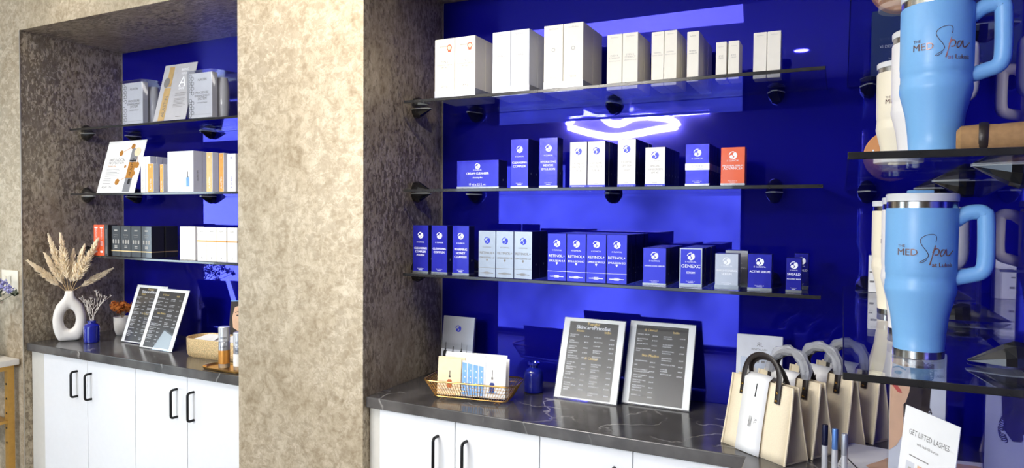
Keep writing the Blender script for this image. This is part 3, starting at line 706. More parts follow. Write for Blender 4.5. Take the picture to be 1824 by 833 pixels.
rows('skincare_box','box', clinic_box(0.071,0.05,0.113,lines=[('BRIGHTENING',0.008),('SERUM',0.008)],**SB), 0.05, Z3, [-0.3215], [2.172], 'silver brightening cartons', one('silver BRIGHTENING carton in front of the pair on the lowest right shelf'))
rows('skincare_box','box', clinic_box(0.071,0.05,0.119,lines=[('BRIGHTENING',0.008),('SERUM',0.008)],**SB), 0.05, Z3, [-0.306], [2.275], 'silver brightening cartons', one('silver carton half hidden behind the front BRIGHTENING carton'))
rows('skincare_box','box', bluebox(0.070,0.045,0.115,[('ACTIVE SERUM',0.009)],bandh=0.011), 0.045, Z3, [-0.224], [2.172], None, one('single blue ACTIVE SERUM carton right of the silver pair'))
rows('skincare_box','box', bluebox(0.044,0.034,0.106,[('SHEALD',0.0095),('RECOVERY BALM',0.004)],bandh=0.009), 0.034, Z3, [-0.128], [2.180], 'small dark blue cartons', one('small blue SHEALD carton at the front right end of the lowest right shelf'))
rows('skincare_box','box', bluebox(0.042,0.034,0.114,[('SHEALD',0.0095)],bandh=0.012), 0.034, Z3, [-0.113], [2.300], 'small dark blue cartons', one('small blue carton half hidden behind the front SHEALD carton'))

# --- left niche, middle shelf
def slimbox(w, d, h, base, side, ink, word, vert=True, extra=None):
    def make(t):
        yf = -d/2-0.0004; c = carton(w, d, h, M[base], True); p = MB()
        if vert: p.text(word, w*0.14, h*0.08, size=min(w*0.45, 0.014), y=yf, align='L', rot=PI/2)
        p.text('o', 0, h*0.86, width=w*0.2, y=yf)
        parts = [('printed_text', p, M[ink])]
        if extra: parts += extra(w, d, h, yf)
        finish(t, c, [M[base], M[side]], parts)
    return make
rows('slim_box','box', slimbox(0.0345,0.033,0.18,'white','greyc','inkpale','ALASTIN'), 0.033, Z2, [-3.133,-3.096], [2.192,2.227,2.262], 'slim white cartons beside the orange leaflet',
     lambda c, r: 'slim white carton beside the orange leaflet, %s column, %s row, left niche' % (LR[c], ORD[r]))
rows('slim_box','box', slimbox(0.041,0.03,0.141,'amber','greyc','inkw','ALASTIN'), 0.03, Z2, [-3.045], [2.17], None, one('amber carton right beside the slim white cartons, left niche middle shelf'))
rows('slim_box','box', slimbox(0.025,0.03,0.137,'amber','greyc','inkw','ALASTIN'), 0.03, Z2, [-2.978], [2.18], None, one('thin amber carton left of the big white set box, left niche middle shelf'))
def bigset(t):
    w, d, h = 0.182, 0.05, 0.196; yf = -d/2-0.0004
    p = MB(); p.text('ALASTIN', 0, h*0.9, width=0.04, y=yf); p.text('SKINCARE SET', 0, h*0.76, width=0.055, y=yf); p.text('regenerating', 0, h*0.71, width=0.05, y=yf)
    k = MB(); k.rect(-0.062, 0.018, 0.002, h*0.43, yf); k.rect(0.018, 0.026, 0.004, h*0.41, yf)
    g = MB(); g.rect(0.042, 0.064, h*0.14, h*0.36, yf)
    c2 = MB(); c2.rect(0.048, 0.058, h*0.36, h*0.39, yf); c2.rect(0.0505, 0.0555, h*0.39, h*0.5, yf)
    finish(t, carton(w, d, h, M['white'], True), [M['greyc'], M['greyc']], [('printed_text', p, M['inkw']), ('printed_sachet', k, M['palegrey']), ('printed_bottle', g, M['printblue']), ('printed_dropper', c2, M['inkgrey'])])
    s = MB(); s.text('ALASTIN', 0, 0, width=0.05, y=0, rot=PI/2); s.xf(Matrix.Translation((w/2+0.0005, 0.003, h*0.4)) @ Matrix.Rotation(PI/2, 4, 'Z')); s.build('side_text', M['inkgrey'], t)
rows('gift_set_box','box', bigset, 0.05, Z2, [-2.8505], [2.185,2.238], 'big white set boxes',
     lambda c, r: 'big white set box with printed blue dropper bottle, left niche middle shelf' if r == 0 else 'second big pale set box directly behind the one with the blue bottle')
rows('slim_box','box', slimbox(0.041,0.036,0.184,'gold','greyc','inkw','ALASTIN'), 0.036, Z2, [-2.6505], [2.185], None, one('pale gold carton right of the big white set box, left niche'))
rows('slim_box','box', slimbox(0.031,0.036,0.178,'amber','greyc','inkw','ALASTIN'), 0.036, Z2, [-2.5715], [2.185], None, one('amber brown carton right of the pale gold one, left niche middle shelf'))
rows('slim_box','box', slimbox(0.054,0.04,0.173,'white','greyc','inkblue','ALASTIN'), 0.04, Z2, [-2.507], [2.185], None, one('white carton partly hidden by the plaster pillar, left niche middle shelf'))

# --- left niche, lowest shelf
def spine(w, d, h):
    def make(t):
        yf = -d/2-0.0004; p = MB(); p.text('C-VITAMIN', 0.004, h*0.52, size=0.012, y=yf, align='L', rot=PI/2); p.rect(-w*0.3, w*0.3, h*0.89, h*0.925, yf)
        p.rect(-w*0.25, w*0.25, h*0.1, h*0.16, yf); p.text('00', 0, h*0.32, width=w*0.4, y=yf); p.text('00', 0, h*0.40, width=w*0.4, y=yf)
        finish(t, carton(w, d, h, M['orange'], True), [M['orange'], M['orange']], [('printed_text', p, M['inkw'])])
    return make
rows('slim_box','box', spine(0.0425,0.06,0.160), 0.06, Z3, [-3.481,-3.4365], [2.172], 'slim orange cartons',
     lambda c, r: 'slim orange carton at the far left of the lowest left shelf, %s of the two' % LR[c])
def penbox(t):
    w, d, h = 0.030, 0.05, 0.161; yf = -d/2-0.0004
    p = MB(); p.rect(-0.005, 0.005, 0.012, 0.05, yf); p.rect(-0.003, 0.003, 0.05, 0.09, yf); p.rect(-0.0045, 0.0045, 0.09, 0.14, yf)
    finish(t, carton(w, d, h, M['blackcard'], True), [M['blackcard'], M['blackcard']], [('printed_pen', p, M['inkgrey'])])
rows('slim_box','box', penbox, 0.05, Z3, [-3.397], [2.172], None, one('slim black carton with a printed pen between the orange and black boxes'))
def blackbox(t):
    w, d, h = 0.0765, 0.07, 0.157; yf = -d/2-0.0004
    p = MB(); p.rect(-0.012, 0.012, h*0.83, h*0.87, yf); p.text('Revitalizing', 0, h*0.69, width=0.034, y=yf); p.text('lash serum', 0, h*0.63, width=0.026, y=yf)
    for k in (-1, 0, 1):
        for m in range(2): p.ell(k*0.02, h*(0.46+0.05*m), 0.006, 0.007, yf, n=8)
    p.rect(-0.011, 0.011, h*0.33, h*0.36, yf); p.rect(-0.011, 0.011, h*0.28, h*0.31, yf)
    q = MB(); q.box(-w/2-0.0003, w/2+0.0003, -d/2-0.0003, d/2+0.0003, h*0.17, h*0.2)
    finish(t, carton(w, d, h, M['blackcard'], True), [M['blackcard'], M['blackcard']], [('printed_text', p, M['inkpale']), ('gold_stripe', q, M['gold'])])
rows('product_box','box', blackbox, 0.07, Z3, [-3.3395,-3.26,-3.1805,-3.101], [2.185], 'black shrink-wrapped cartons',
     lambda c, r: 'black shrink-wrapped carton with thin gold stripe, %s from the left on the lowest left shelf' % ['first','second','third','fourth'][c])
rows('product_box','box', blackbox, 0.07, Z3, [-3.101], [2.262], 'black shrink-wrapped cartons', one('black carton hidden behind the fourth black carton, only its side showing'))
def whitebox(t):
    w, d, h = 0.0535, 0.05, 0.16; yf = -d/2-0.0004
    p = MB(); p.text('ISDIN', 0, h*0.82, width=0.022, y=yf); p.text('+', 0, h*0.14, width=0.004, y=yf); p.text('serum', 0, h*0.5, width=0.016, y=yf)
    finish(t, carton(w, d, h, M['white'], True), [M['white'], M['white']], [('printed_text', p, M['inkpale'])])
rows('product_box','box', whitebox, 0.05, Z3, [-2.8495,-2.795], [2.200], 'plain white cartons',
     lambda c, r: 'plain white carton right of the black ones on the lowest left shelf, %s one' % LR[c])
def stripebox(t):
    w, d, h = 0.0635, 0.05, 0.159; yf = -d/2-0.0004
    p = MB(); p.text('ISDIN', 0, h*0.86, width=0.022, y=yf); p.text('x', 0, h*0.08, width=0.008, y=yf); p.text('x', 0, h*0.082, width=0.0085, y=yf)
    q = MB(); q.box(-w/2-0.0003, w/2+0.0003, -d/2-0.0003, d/2+0.0003, h*0.575, h*0.615)
    g = MB(); g.stroke([(-0.006,0),(0.006,0),(0.006,0.022),(-0.006,0.022),(-0.006,0)], 0.003, 0); g.xf(Matrix.Translation((w/2+0.0006, 0, h*0.7)) @ Matrix.Rotation(PI/2, 4, 'Z'))
    finish(t, carton(w, d, h, M['white'], True), [M['white'], M['white']], [('printed_text', p, M['inkgrey']), ('orange_stripe', q, M['amber']), ('gold_square', g, M['gold'])])
rows('product_box','box', stripebox, 0.05, Z3, [-2.697,-2.632,-2.567,-2.497], [2.180], 'white cartons with an orange stripe',
     lambda c, r: 'white carton with a thin orange stripe, %s from the left on the lowest left shelf' % ['first','second','third','fourth'][c])

# --- leaflets and kits of the left niche
def leaning(name, label, cat, x0, x1, y0, z, L, tilt, group=None):
    """root at the foot centre; returns root, width, matrix that leans an upright sheet back"""
    t = thing(name, label, cat, ((x0+x1)/2, y0, z), 0, group)
    return t, x1-x0, Matrix.Rotation(-tilt, 4, 'X')
t, w, X = leaning('leaflet','white leaflet with amber serum tube and orange molecules, left niche middle shelf','leaflet', -3.512, -3.208, 2.195, Z2+0.0005, 0.28, R(15))
hh = 0.285
b = MB(); b.box(-w/2, w/2, 0, 0.002, 0, hh); b.xf(X).build('sheet', M['paper'], t)
b = MB(); b.text('FREE RADICAL', -w*0.36, hh*0.61, width=w*0.42, y=-0.0006, align='L'); b.text('PROTECTION', -w*0.36, hh*0.55, width=w*0.4, y=-0.0006, align='L')
for k in range(6): b.rect(-w*0.38, -w*0.38+w*(0.34+0.04*math.sin(k*2.3)), hh*(0.445-0.026*k), hh*(0.452-0.026*k), -0.0006)
for k in range(4): b.rect(-w*0.4, -w*0.4+w*(0.2+0.05*math.sin(k*3.1)), hh*(0.265-0.028*k), hh*(0.272-0.028*k), -0.0006)
b.text('ALASTIN', -w*0.40, hh*0.09, width=w*0.26, y=-0.0006, align='L'); b.xf(X).build('printed_text', M['inkgrey'], t)
b = MB(); b.text('Serum Duo', -w*0.36, hh*0.5, width=w*0.22, y=-0.0006, align='L'); b.xf(X).build('printed_subtitle', M['amber'], t)
for cx, cz, r in ((-0.09,0.76,0.055),(0.19,0.88,0.055),(0.40,0.52,0.06),(-0.02,0.21,0.06),(0.36,0.36,0.045),(0.1,0.5,0.03)): 
    b = MB(); b.ell(w*cx, hh*cz, hh*r, hh*r, -0.0006); b.xf(X).build('printed_molecule', M['amber'], t)
b = MB()
for q0, q1 in (((-0.09,0.76),(0.19,0.88)),((0.33,0.77),(0.40,0.55)),((-0.02,0.21),(0.2,0.3))):
    b = MB(); b.stroke([(w*q0[0],hh*q0[1]),(w*q1[0],hh*q1[1])], 0.003, -0.0005); b.xf(X).build('printed_bond', M['amber'], t)
b = MB(); b.poly([(w*0.18,hh*0.02),(w*0.36,hh*0.02),(w*0.36,hh*0.84),(w*0.18,hh*0.84)], -0.0009); b.xf(X).build('printed_tube', M['silverp'], t)
b = MB(); b.rect(w*0.18, w*0.36, hh*0.28, hh*0.58, -0.0012); b.xf(X).build('printed_amber_label', M['amber'], t)
b = MB(); b.text('ALASTIN', w*0.30, hh*0.32, size=0.024, y=-0.0015, align='L', rot=PI/2); b.rect(w*0.18, w*0.36, hh*0.60, hh*0.62, -0.0012); b.rect(w*0.26, w*0.33, hh*0.16, hh*0.26, -0.0012); b.xf(X).build('tube_text', M['inkblack'], t)
b = MB(); b.ell(w*0.34, hh*0.77, hh*0.085, hh*0.085, -0.0015); b.xf(X).build('printed_bubble', M['peach'], t)

t, w, X = leaning('leaflet','grey leaflet with a gold tube reading BRING YOUR A GAME, between the two wrapped kits','leaflet', -3.003, -2.775, 2.155, Z1+0.0005, 0.28, R(14))
hh = 0.29
b = MB(); n = 10
for i in range(n):
    a, c = i/n, (i+1)/n
    ya, yc = -0.022*math.sin(PI*a)*0, 0
    b.box(-w/2+w*a, -w/2+w*c, 0, 0.002, 0, hh)
b.xf(X).build('sheet', M['leafgrey'], t)
b = MB(); b.text('BRING', w*0.17, hh*0.87, width=w*0.22, y=-0.0006); b.text('YOUR', w*0.17, hh*0.80, width=w*0.2, y=-0.0006); b.text('A', w*0.17, hh*0.59, size=0.075, y=-0.0006); b.rect(w*0.08,w*0.14,hh*0.585,hh*0.595,-0.0006); b.rect(w*0.2,w*0.27,hh*0.585,hh*0.595,-0.0006); b.text('GAME', w*0.17, hh*0.535, width=w*0.18, y=-0.0006); b.xf(X).build('heading', M['inkw'], t)
b = MB(); b.text('LASH, OPTIMIZE,', w*0.02, hh*0.455, width=w*0.33, y=-0.0006, align='L'); b.text('and transform', w*0.02, hh*0.42, width=w*0.3, y=-0.0006, align='L')
for k in range(7): b.rect(w*0.02, w*(0.36+0.05*math.sin(k*1.7)), hh*(0.37-0.024*k), hh*(0.377-0.024*k), -0.0006)
b.rect(w*0.18, w*0.34, hh*0.05, hh*0.06, -0.0006); b.xf(X).build('printed_text', M['inkgrey'], t)
b = MB(); b.rect(-w*0.36, -w*0.16, hh*0.0, hh*0.58, -0.0006); b.rect(-w*0.33, -w*0.17, hh*0.6, hh*0.96, -0.0006); b.xf(X).build('printed_gold_tube', M['gold'], t)
b = MB(); b.ell(-w*0.33, hh*0.68, w*0.09, hh*0.09, -0.0012); b.xf(X).build('tube_seal', M['inkgrey'], t)
b = MB(); b.text('ALASTIN', -w*0.2, hh*0.06, size=0.028, y=-0.0012, align='L', rot=PI/2); b.xf(X).build('tube_text', M['inkgrey'], t)

def kit(x, y, label):
    t = thing('wrapped_kit', label, 'kit', (x, y, Z1+0.0005), 0, 'wrapped procedure kits')
    w, d, h = 0.155, 0.03, 0.205
    yf = -d/2-0.0005
    b = MB(); b.bbox(-w/2, w/2, -d/2, d/2, 0, h, 0.001, 1); b.build('carton', M['greyc'], t)
    b = MB(); b.text('ALASTIN', 0.012, h*0.82, width=0.06, y=yf)
    for s, z, q in (('PROCEDURE',0.53,0.085),('ENHANCEMENT',0.46,0.098),('SYSTEM',0.39,0.058),('with Gentle Cleanser',0.32,0.07)): b.text(s, 0.012, h*z, width=q, y=yf)
    b.rect(-0.05, 0.07, h*0.07, h*0.073, yf); b.build('printed_text', M['inkgrey'], t)
    b = MB()
    for i in range(9):
        for j in range(2):
            if (i+j) % 5 == 4: continue
            cx, cz, r = -w/2+0.012+0.0145*j, h*0.06+0.0225*i+(0.011 if j else 0), 0.0085
            if cz > h-0.012: continue
            P = [(cx+r*math.cos(PI/6+PI/3*k), cz+r*math.sin(PI/6+PI/3*k)) for k in range(7)]
            b.stroke(P, 0.002, yf)
    b.build('honeycomb_print', M['inkblack'], t)
    # rounded clear bag bulging behind the carton
    b = MB(); prof = [(-w/2-0.006,-0.02),(w/2+0.003,-0.02),(w/2+0.022,-0.004),(w/2+0.036,0.03),(w/2+0.040,0.10),(-w/2-0.006,0.10)]
    vs = []; n = len(prof)
    for (zz, k) in ((0.001,0.96),(0.02,1.0),(h*0.6,1.0),(h*0.93,0.98),(h+0.012,0.9)):
        for (px, py) in prof: vs.append((px*k if px > 0 else px, py, zz))
    fs = []
    for i in range(4):
        for k in range(n): fs.append((i*n+k, i*n+(k+1) % n, (i+1)*n+(k+1) % n, (i+1)*n+k))
    fs.append([4*n+k for k in range(n)])
    b.add(vs, fs, 0, True); b.build('clear_bag', M['pouch'], t)
    b = MB(); b.lathe([(0.0001,0),(0.03,0.0),(0.036,0.05),(0.036,0.14),(0.028,0.185),(0.0001,0.19)], 20, (w/2-0.015, 0.052, 0.002), 0, True, 1.1, 0.75); b.build('inner_pouch', M['leafgrey'], t)
    return t
kit(-3.185, 2.19, 'clear-wrapped white kit box with honeycomb print, left end of the top left shelf')
kit(-2.665, 2.165, 'clear-wrapped white kit box with honeycomb print, beside the pillar on the top left shelf')
# ------------------------------------------------------------------ price lists in acrylic stands
MENU1 = dict(heads=[('SkincarePricelist','w',0,0.905,0.56),('Popular','g',0.0,0.958,0.20),('Alastin','g',-0.21,0.865,0.13),('Isdin','g',0.24,0.865,0.10),('iS Clinical','g',0.02,0.505,0.20)],
    L=[('PROCEDURE','SYSTEM','$192.00',0.815),('ULTRA','NOURISHING','$85.00',0.735),('C-RADICAL','DEFENSE','$168.00',0.66),('A-LUMINATE','SERUM','$178.00',0.595),('RESTORATIVE','SKIN COMPLEX','$235.00',0.53),
       ('ACTIVE GEL','SERUM','$98.00',0.445),('BRIGHTENING','COMPLEX','$75.00',0.385),('HYDRATING','RESCUE','$92.00',0.315),('ECLIPSE SPF 50','','$52.00',0.235),('EXTREME','PROTECT SPF 40','$80.00',0.175),('PROHEAL','SERUM','$75.00',0.115)],
    Rr=[('K-OX EYE','','$75.00',0.795),('MELATONIK','','$160.00',0.735),('K-OX 50+','','$62.00',0.68),('ERYFOTONA','ACTINICA','$65.00',0.62),('ERYFOTONA','AGELESS','$70.00',0.54),
        ('POLYPEPTIDE','COMPLEX','$79.00',0.44),('YOUTH EYE','SERUM','$65.00',0.37),('CLEANSING','COMPLEX','$48.00',0.295),('WARMING','HONEY','$49.00',0.22),('RETINOL+ 1.0','','$112.00',0.155),('HYDRA-COOL','SERUM','$98.00',0.07)])
MENU2 = dict(heads=[('iS Clinical','g',-0.17,0.925,0.19),('Isdin','g',0.22,0.915,0.09),('Skin Medica','g',-0.14,0.59,0.26)],
    L=[('GENEXC SERUM','','$162.00',0.87),('BRIGHTENING','SERUM','$115.00',0.81),('ACTIVE SERUM','','$142.00',0.745),('SHEALD RECOVERY','BALM','$76.00',0.68),
       ('TNS ADVANCED','','$295.00',0.525),('HA5','','$178.00',0.47),('EVEN & CORRECT','ADVANCED SYSTEM','$154.00',0.41),('EVEN & CORRECT','DARK SPOT','$92.00',0.34),('PORE PURIFYING','CLEANSER','$46.00',0.275),
       ('PORE PURIFYING','TREATMENT','$82.00',0.205),('RETINOL 0.5','','$90.00',0.145),('RETINOL 1.0','','$98.00',0.085)],
    Rr=[('K-OX EYES','EYE CREAM','$130.00',0.86),('K-OX SAFETY','FUNCTION','$70.00',0.755),('ILLUMINATING','FUNCTION','$70.00',0.67),('BODYMATTE','HYDRATION','$35.00',0.58),('ISDIN EYES ULTRA','','$62.00',0.50),('HYA GEL','POWDER','$48.00',0.44),('REVITALISE KIT','','$299.00',0.38)])
SIGN0 = {}
def pricelist(x0, x1, y0, menu, label, key, swap=False, lean=R(15)):
    w, h = x1-x0, 0.305
    X = Matrix.Rotation(-lean, 4, 'X')
    t = thing('price_list_stand', label, 'sign', ((x0+x1)/2, y0, TZ+0.001), 0, 'acrylic price list stands')
    if key in SIGN0:
        for ch in SIGN0[key].children:
            c = ch.copy(); COL.objects.link(c); c.parent = t
        return t
    SIGN0[key] = t
    b = MB(); b.box(-w/2-0.003, w/2+0.003, -0.002, 0, 0, h+0.002); b.box(-w/2-0.003, w/2+0.003, 0.0022, 0.0042, 0, h+0.002); b.xf(X)
    b.box(-w/2-0.003, w/2+0.003, 0.0, 0.045, -0.0005, 0.0018); b.build('acrylic_holder', M['acrylic'], t)
    b = MB(); b.box(-w/2, w/2, 0.0002, 0.002, 0.004, h); b.xf(X).build('paper', M['paper'], t)
    pw, ph = w*0.80, h*0.925; z0 = h*0.03
    b = MB(); b.rect(-pw/2, pw/2, z0, z0+ph, -0.0002+0.0001); b.xf(X).build('dark_print', M['menu'], t)
    wt = MB(); gt = MB(); y = -0.0003
    for s, c, x, z, ww in menu['heads']:
        q = wt if c == 'w' else gt
        q.text(s, x*w, z0+z*ph, width=ww*w, y=y)
        if c == 'w':
            q.text(s, x*w+0.0007, z0+z*ph, width=ww*w, y=y); q.text(s, x*w-0.0007, z0+z*ph, width=ww*w, y=y)
    for side, L in ((-1, menu['L']), (1, menu['Rr'])):
        xa = -0.37*w if side < 0 else 0.035*w; xp = -0.055*w if side < 0 else 0.36*w
        for a, b2, p, z in L:
            wt.text(a, xa, z0+z*ph, size=0.0062, y=y, align='L')
            if b2: wt.text(b2, xa, z0+(z-0.026)*ph, size=0.0062, y=y, align='L')
            wt.text(p, xp, z0+(z-0.012)*ph, size=0.0060, y=y, align='R')
    wt.xf(X).build('white_text', M['inkw'], t); gt.xf(X).build('gold_text', M['inkgold'], t)
    return t
pricelist(-0.949, -0.710, 2.290, MENU1, 'left of the two right-hand price lists, headed SkincarePricelist, beside the blue bottle', 'a', lean=R(20.5))
pricelist(-0.703, -0.464, 2.335, MENU2, 'right of the two right-hand price lists, nearest the tote bags', 'b', lean=R(21))
pricelist(-3.363, -3.124, 2.222, MENU1, 'back price list of the left niche, headed SkincarePricelist, half covered', 'c', lean=R(18.5))
pricelist(-3.139, -2.900, 2.168, MENU2, 'front price list of the left niche, behind the gold oval tray basket', 'd', lean=R(20))

# ------------------------------------------------------------------ right worktop: brochures, basket, bottle
def bottle_print(b, x, z, w, h, y):
    b.poly([(x-w/2,z),(x+w/2,z),(x+w/2,z+h*0.52),(x+w*0.3,z+h*0.6),(x-w*0.3,z+h*0.6),(x-w/2,z+h*0.52)], y)
def dropper_print(b, x, z, w, h, y):
    b.rect(x-w*0.18, x+w*0.18, z+h*0.6, z+h*0.7, y); b.rect(x-w*0.07, x+w*0.07, z+h*0.7, z+h, y)
t = thing('brochure_holder', 'clear stand of silver brochures with a blue emblem behind the wire basket', 'brochures', (-1.435, 2.385, TZ+0.001))
X = Matrix.Rotation(-R(8), 4, 'X'); w, h = 0.150, 0.250
b = MB(); b.box(-w/2-0.004, w/2+0.004, -0.004, -0.002, 0, h*0.55); b.box(-w/2-0.004, w/2+0.004, 0.016, 0.018, 0, h*0.8); b.box(-w/2-0.004, w/2+0.004, -0.004, 0.018, 0, 0.002); b.xf(X).build('acrylic_holder', M['acrylic'], t)
b = MB()
b.box(-w/2, w/2, 0, 0.013, 0.003, h); b.xf(X).build('brochures', M['silverp'], t)
b = MB(); b.rect(-w/2, w/2, 0.003, h*0.45, -0.0003); b.xf(X).build('printed_pale_fade', M['palegrey'], t)
b = MB(); emblem(b, 0, h*0.8, 0.014, -0.0006); b.xf(X).build('emblem', M['inkblue'], t)
b = MB()
for x, ww, hh in ((-0.055,0.02,0.085),(-0.018,0.032,0.07),(0.022,0.014,0.09),(0.048,0.007,0.08)): bottle_print(b, x, 0.055, ww, hh, -0.0006); dropper_print(b, x, 0.055, ww, hh, -0.0006)
b.xf(X).build('printed_bottles', M['inkblack'], t)

BK = Matrix.Translation((-1.205, 2.140, TZ)) @ Matrix.Rotation(R(9), 4, 'Z')
BKR = R(9)
def bk(x, y): v = BK @ Vector((x, y, 0)); return v.x, v.y
t = thing('wire_basket', 'gold wire basket full of brochures on the right worktop', 'basket', (-1.205, 2.140, TZ), BKR)
def rrect(hx, hy, r, n=5):
    P = []
    for cx, cy, a0 in ((hx-r,hy-r,0),(-hx+r,hy-r,90),(-hx+r,-hy+r,180),(hx-r,-hy+r,270)):
        for k in range(n+1): a = R(a0+90*k/n); P.append((cx+r*math.cos(a), cy+r*math.sin(a)))
    return P
b = MB(); b.tube([(x,y,0.072) for x, y in rrect(0.175,0.078,0.035)], 0.0032, 8, True); b.build('rim', M['goldwire'], t)
b = MB(); b.tube([(x,y,0.012) for x, y in rrect(0.140,0.052,0.02)], 0.002, 6, True)
for z, k in ((0.027,0.25),(0.042,0.5),(0.057,0.75)): b.tube([(x,y,z) for x, y in rrect(0.140+0.035*k,0.052+0.026*k,0.02+0.015*k)], 0.0008, 4, True)
top = rrect(0.175,0.078,0.035,6); bot = rrect(0.140,0.052,0.02,6)
def along(P, n):
    out = []; L = [0]
    for i in range(len(P)): L.append(L[-1]+math.dist(P[i], P[(i+1) % len(P)]))
    for k in range(n):
        s = L[-1]*k/n; i = max(j for j in range(len(P)) if L[j] <= s); u = (s-L[i])/max(L[i+1]-L[i], 1e-9)
        a, c = P[i], P[(i+1) % len(P)]; out.append((a[0]+(c[0]-a[0])*u, a[1]+(c[1]-a[1])*u))
    return out
for p, q in zip(along(top, 84), along(bot, 84)): b.tube([(p[0],p[1],0.071),(q[0],q[1],0.012)], 0.001, 4)
for k in range(9): b.tube([(-0.138+0.0345*k,-0.052,0.012),(-0.138+0.0345*k,0.052,0.012)], 0.0008, 4)
b.build('wire_mesh', M['goldwire'], t)
for sx in (-1, 1):
    for sy in (-1, 1):
        b = MB(); b.tube([(sx*0.105-0.012,sy*0.045,0.0),(sx*0.105+0.006,sy*0.047,0.013)], 0.0013, 6); b.tube([(sx*0.105+0.012,sy*0.045,0.0),(sx*0.105-0.006,sy*0.047,0.013)], 0.0013, 6); b.build('foot', M['goldwire'], t)
def brochure(x, y, w, h, label, base, prints, lean=6, tw=0):
    px, py = bk(x, y)
    t = thing('brochure', label, 'brochure', (px, py, TZ+0.0145), BKR+R(tw), 'brochures in the wire basket')
    X = Matrix.Rotation(-R(lean), 4, 'X')
    b = MB(); b.box(-w/2, w/2, 0, 0.0025, 0, h); b.xf(X).build('sheet', M[base], t)
    for nm, fn, m in prints:
        b = MB(); fn(b, w, h); b.xf(X).build(nm, M[m], t)
def pr_amber(b, w, h): bottle_print(b, 0.002, h*0.2, 0.018, 0.05, -0.0004)
def pr_drop(b, w, h): dropper_print(b, 0.002, h*0.2, 0.022, 0.062, -0.0004)
def pr_blue(b, w, h): bottle_print(b, -0.01, h*0.12, 0.018, 0.066, -0.0004)
def pr_dropb(b, w, h): dropper_print(b, -0.01, h*0.12, 0.02, 0.085, -0.0004)
def pr_txt(b, w, h):
    for k in range(3): b.rect(-w*0.38, w*(0.1+0.1*k), h*(0.08-0.02*k)+0.01, h*(0.085-0.02*k)+0.011, -0.0004)
def pr_strip(b, w, h):
    for k in range(4): b.poly([(-w*0.46+w*0.235*k,h*0.02),(-w*0.26+w*0.235*k,h*0.02),(-w*0.30+w*0.235*k,h*0.93-0.003*k),(-w*0.49+w*0.235*k,h*0.95-0.003*k)], -0.0004)
def pr_dots(b, w, h):
    for k in range(4):
        for j in range(4): b.ell(-w*0.36+w*0.235*k, h*(0.2+0.17*j+0.02*(k % 2)), 0.0022, 0.003, -0.0007, n=8)
brochure(-0.088, -0.032, 0.092, 0.132, 'cream brochure with a printed amber dropper bottle, front left in the wire basket', 'peach', [('printed_amber_bottle',pr_amber,'rust'),('printed_dropper',pr_drop,'inkblack'),('printed_lines',pr_txt,'inkpale')])
brochure(0.006, -0.029, 0.092, 0.128, 'brochure with slanting sky blue strips, front middle in the wire basket', 'palegrey', [('printed_blue_strips',pr_strip,'printblue'),('printed_drops',pr_dots,'inkw')])
brochure(0.088, -0.028, 0.082, 0.136, 'pale brochure with a printed dark blue dropper bottle, front right in the wire basket', 'paper', [('printed_blue_bottle',pr_blue,'printnavy'),('printed_dropper',pr_dropb,'inkgrey'),('printed_lines',pr_txt,'printblue')])
for k, (x, y, w, h, m, lb, tw) in enumerate([(-0.085,-0.018,0.105,0.136,'peach','peach-edged brochure standing right behind the front left one in the wire basket',1),
      (0.0,-0.014,0.15,0.137,'paper','plain white brochure standing behind the blue-striped one in the wire basket',-1),
      (0.07,-0.008,0.13,0.140,'paper','plain white brochure fanned behind the front right one in the wire basket',2),
      (-0.04,0.004,0.16,0.142,'palegrey','pale blue-grey brochure in the middle layer of the wire basket',0),
      (0.055,0.014,0.13,0.148,'paper','tallest white brochure at the back right of the wire basket',-2),
      (-0.05,0.022,0.15,0.146,'paper','white brochure at the back left of the wire basket',0)]):
    brochure(x, y, w, h, lb, m, [], 5, tw)

t = thing('glass_bottle', 'small cobalt blue glass bottle between the wire basket and the price lists', 'bottle', (-1.050, 2.33, TZ+0.0004))
b = MB(); b.lathe([(0.0001,0.0),(0.034,0.0),(0.0375,0.004),(0.0375,0.06),(0.036,0.075),(0.028,0.088),(0.0165,0.094),(0.0155,0.104)], 32); b.build('body', M['cobalt2'], t)
b = MB(); b.lathe([(0.0155,0.1035),(0.023,0.105),(0.024,0.109),(0.023,0.114),(0.016,0.115),(0.014,0.108)], 32); b.build('lip', M['cobalt2'], t)

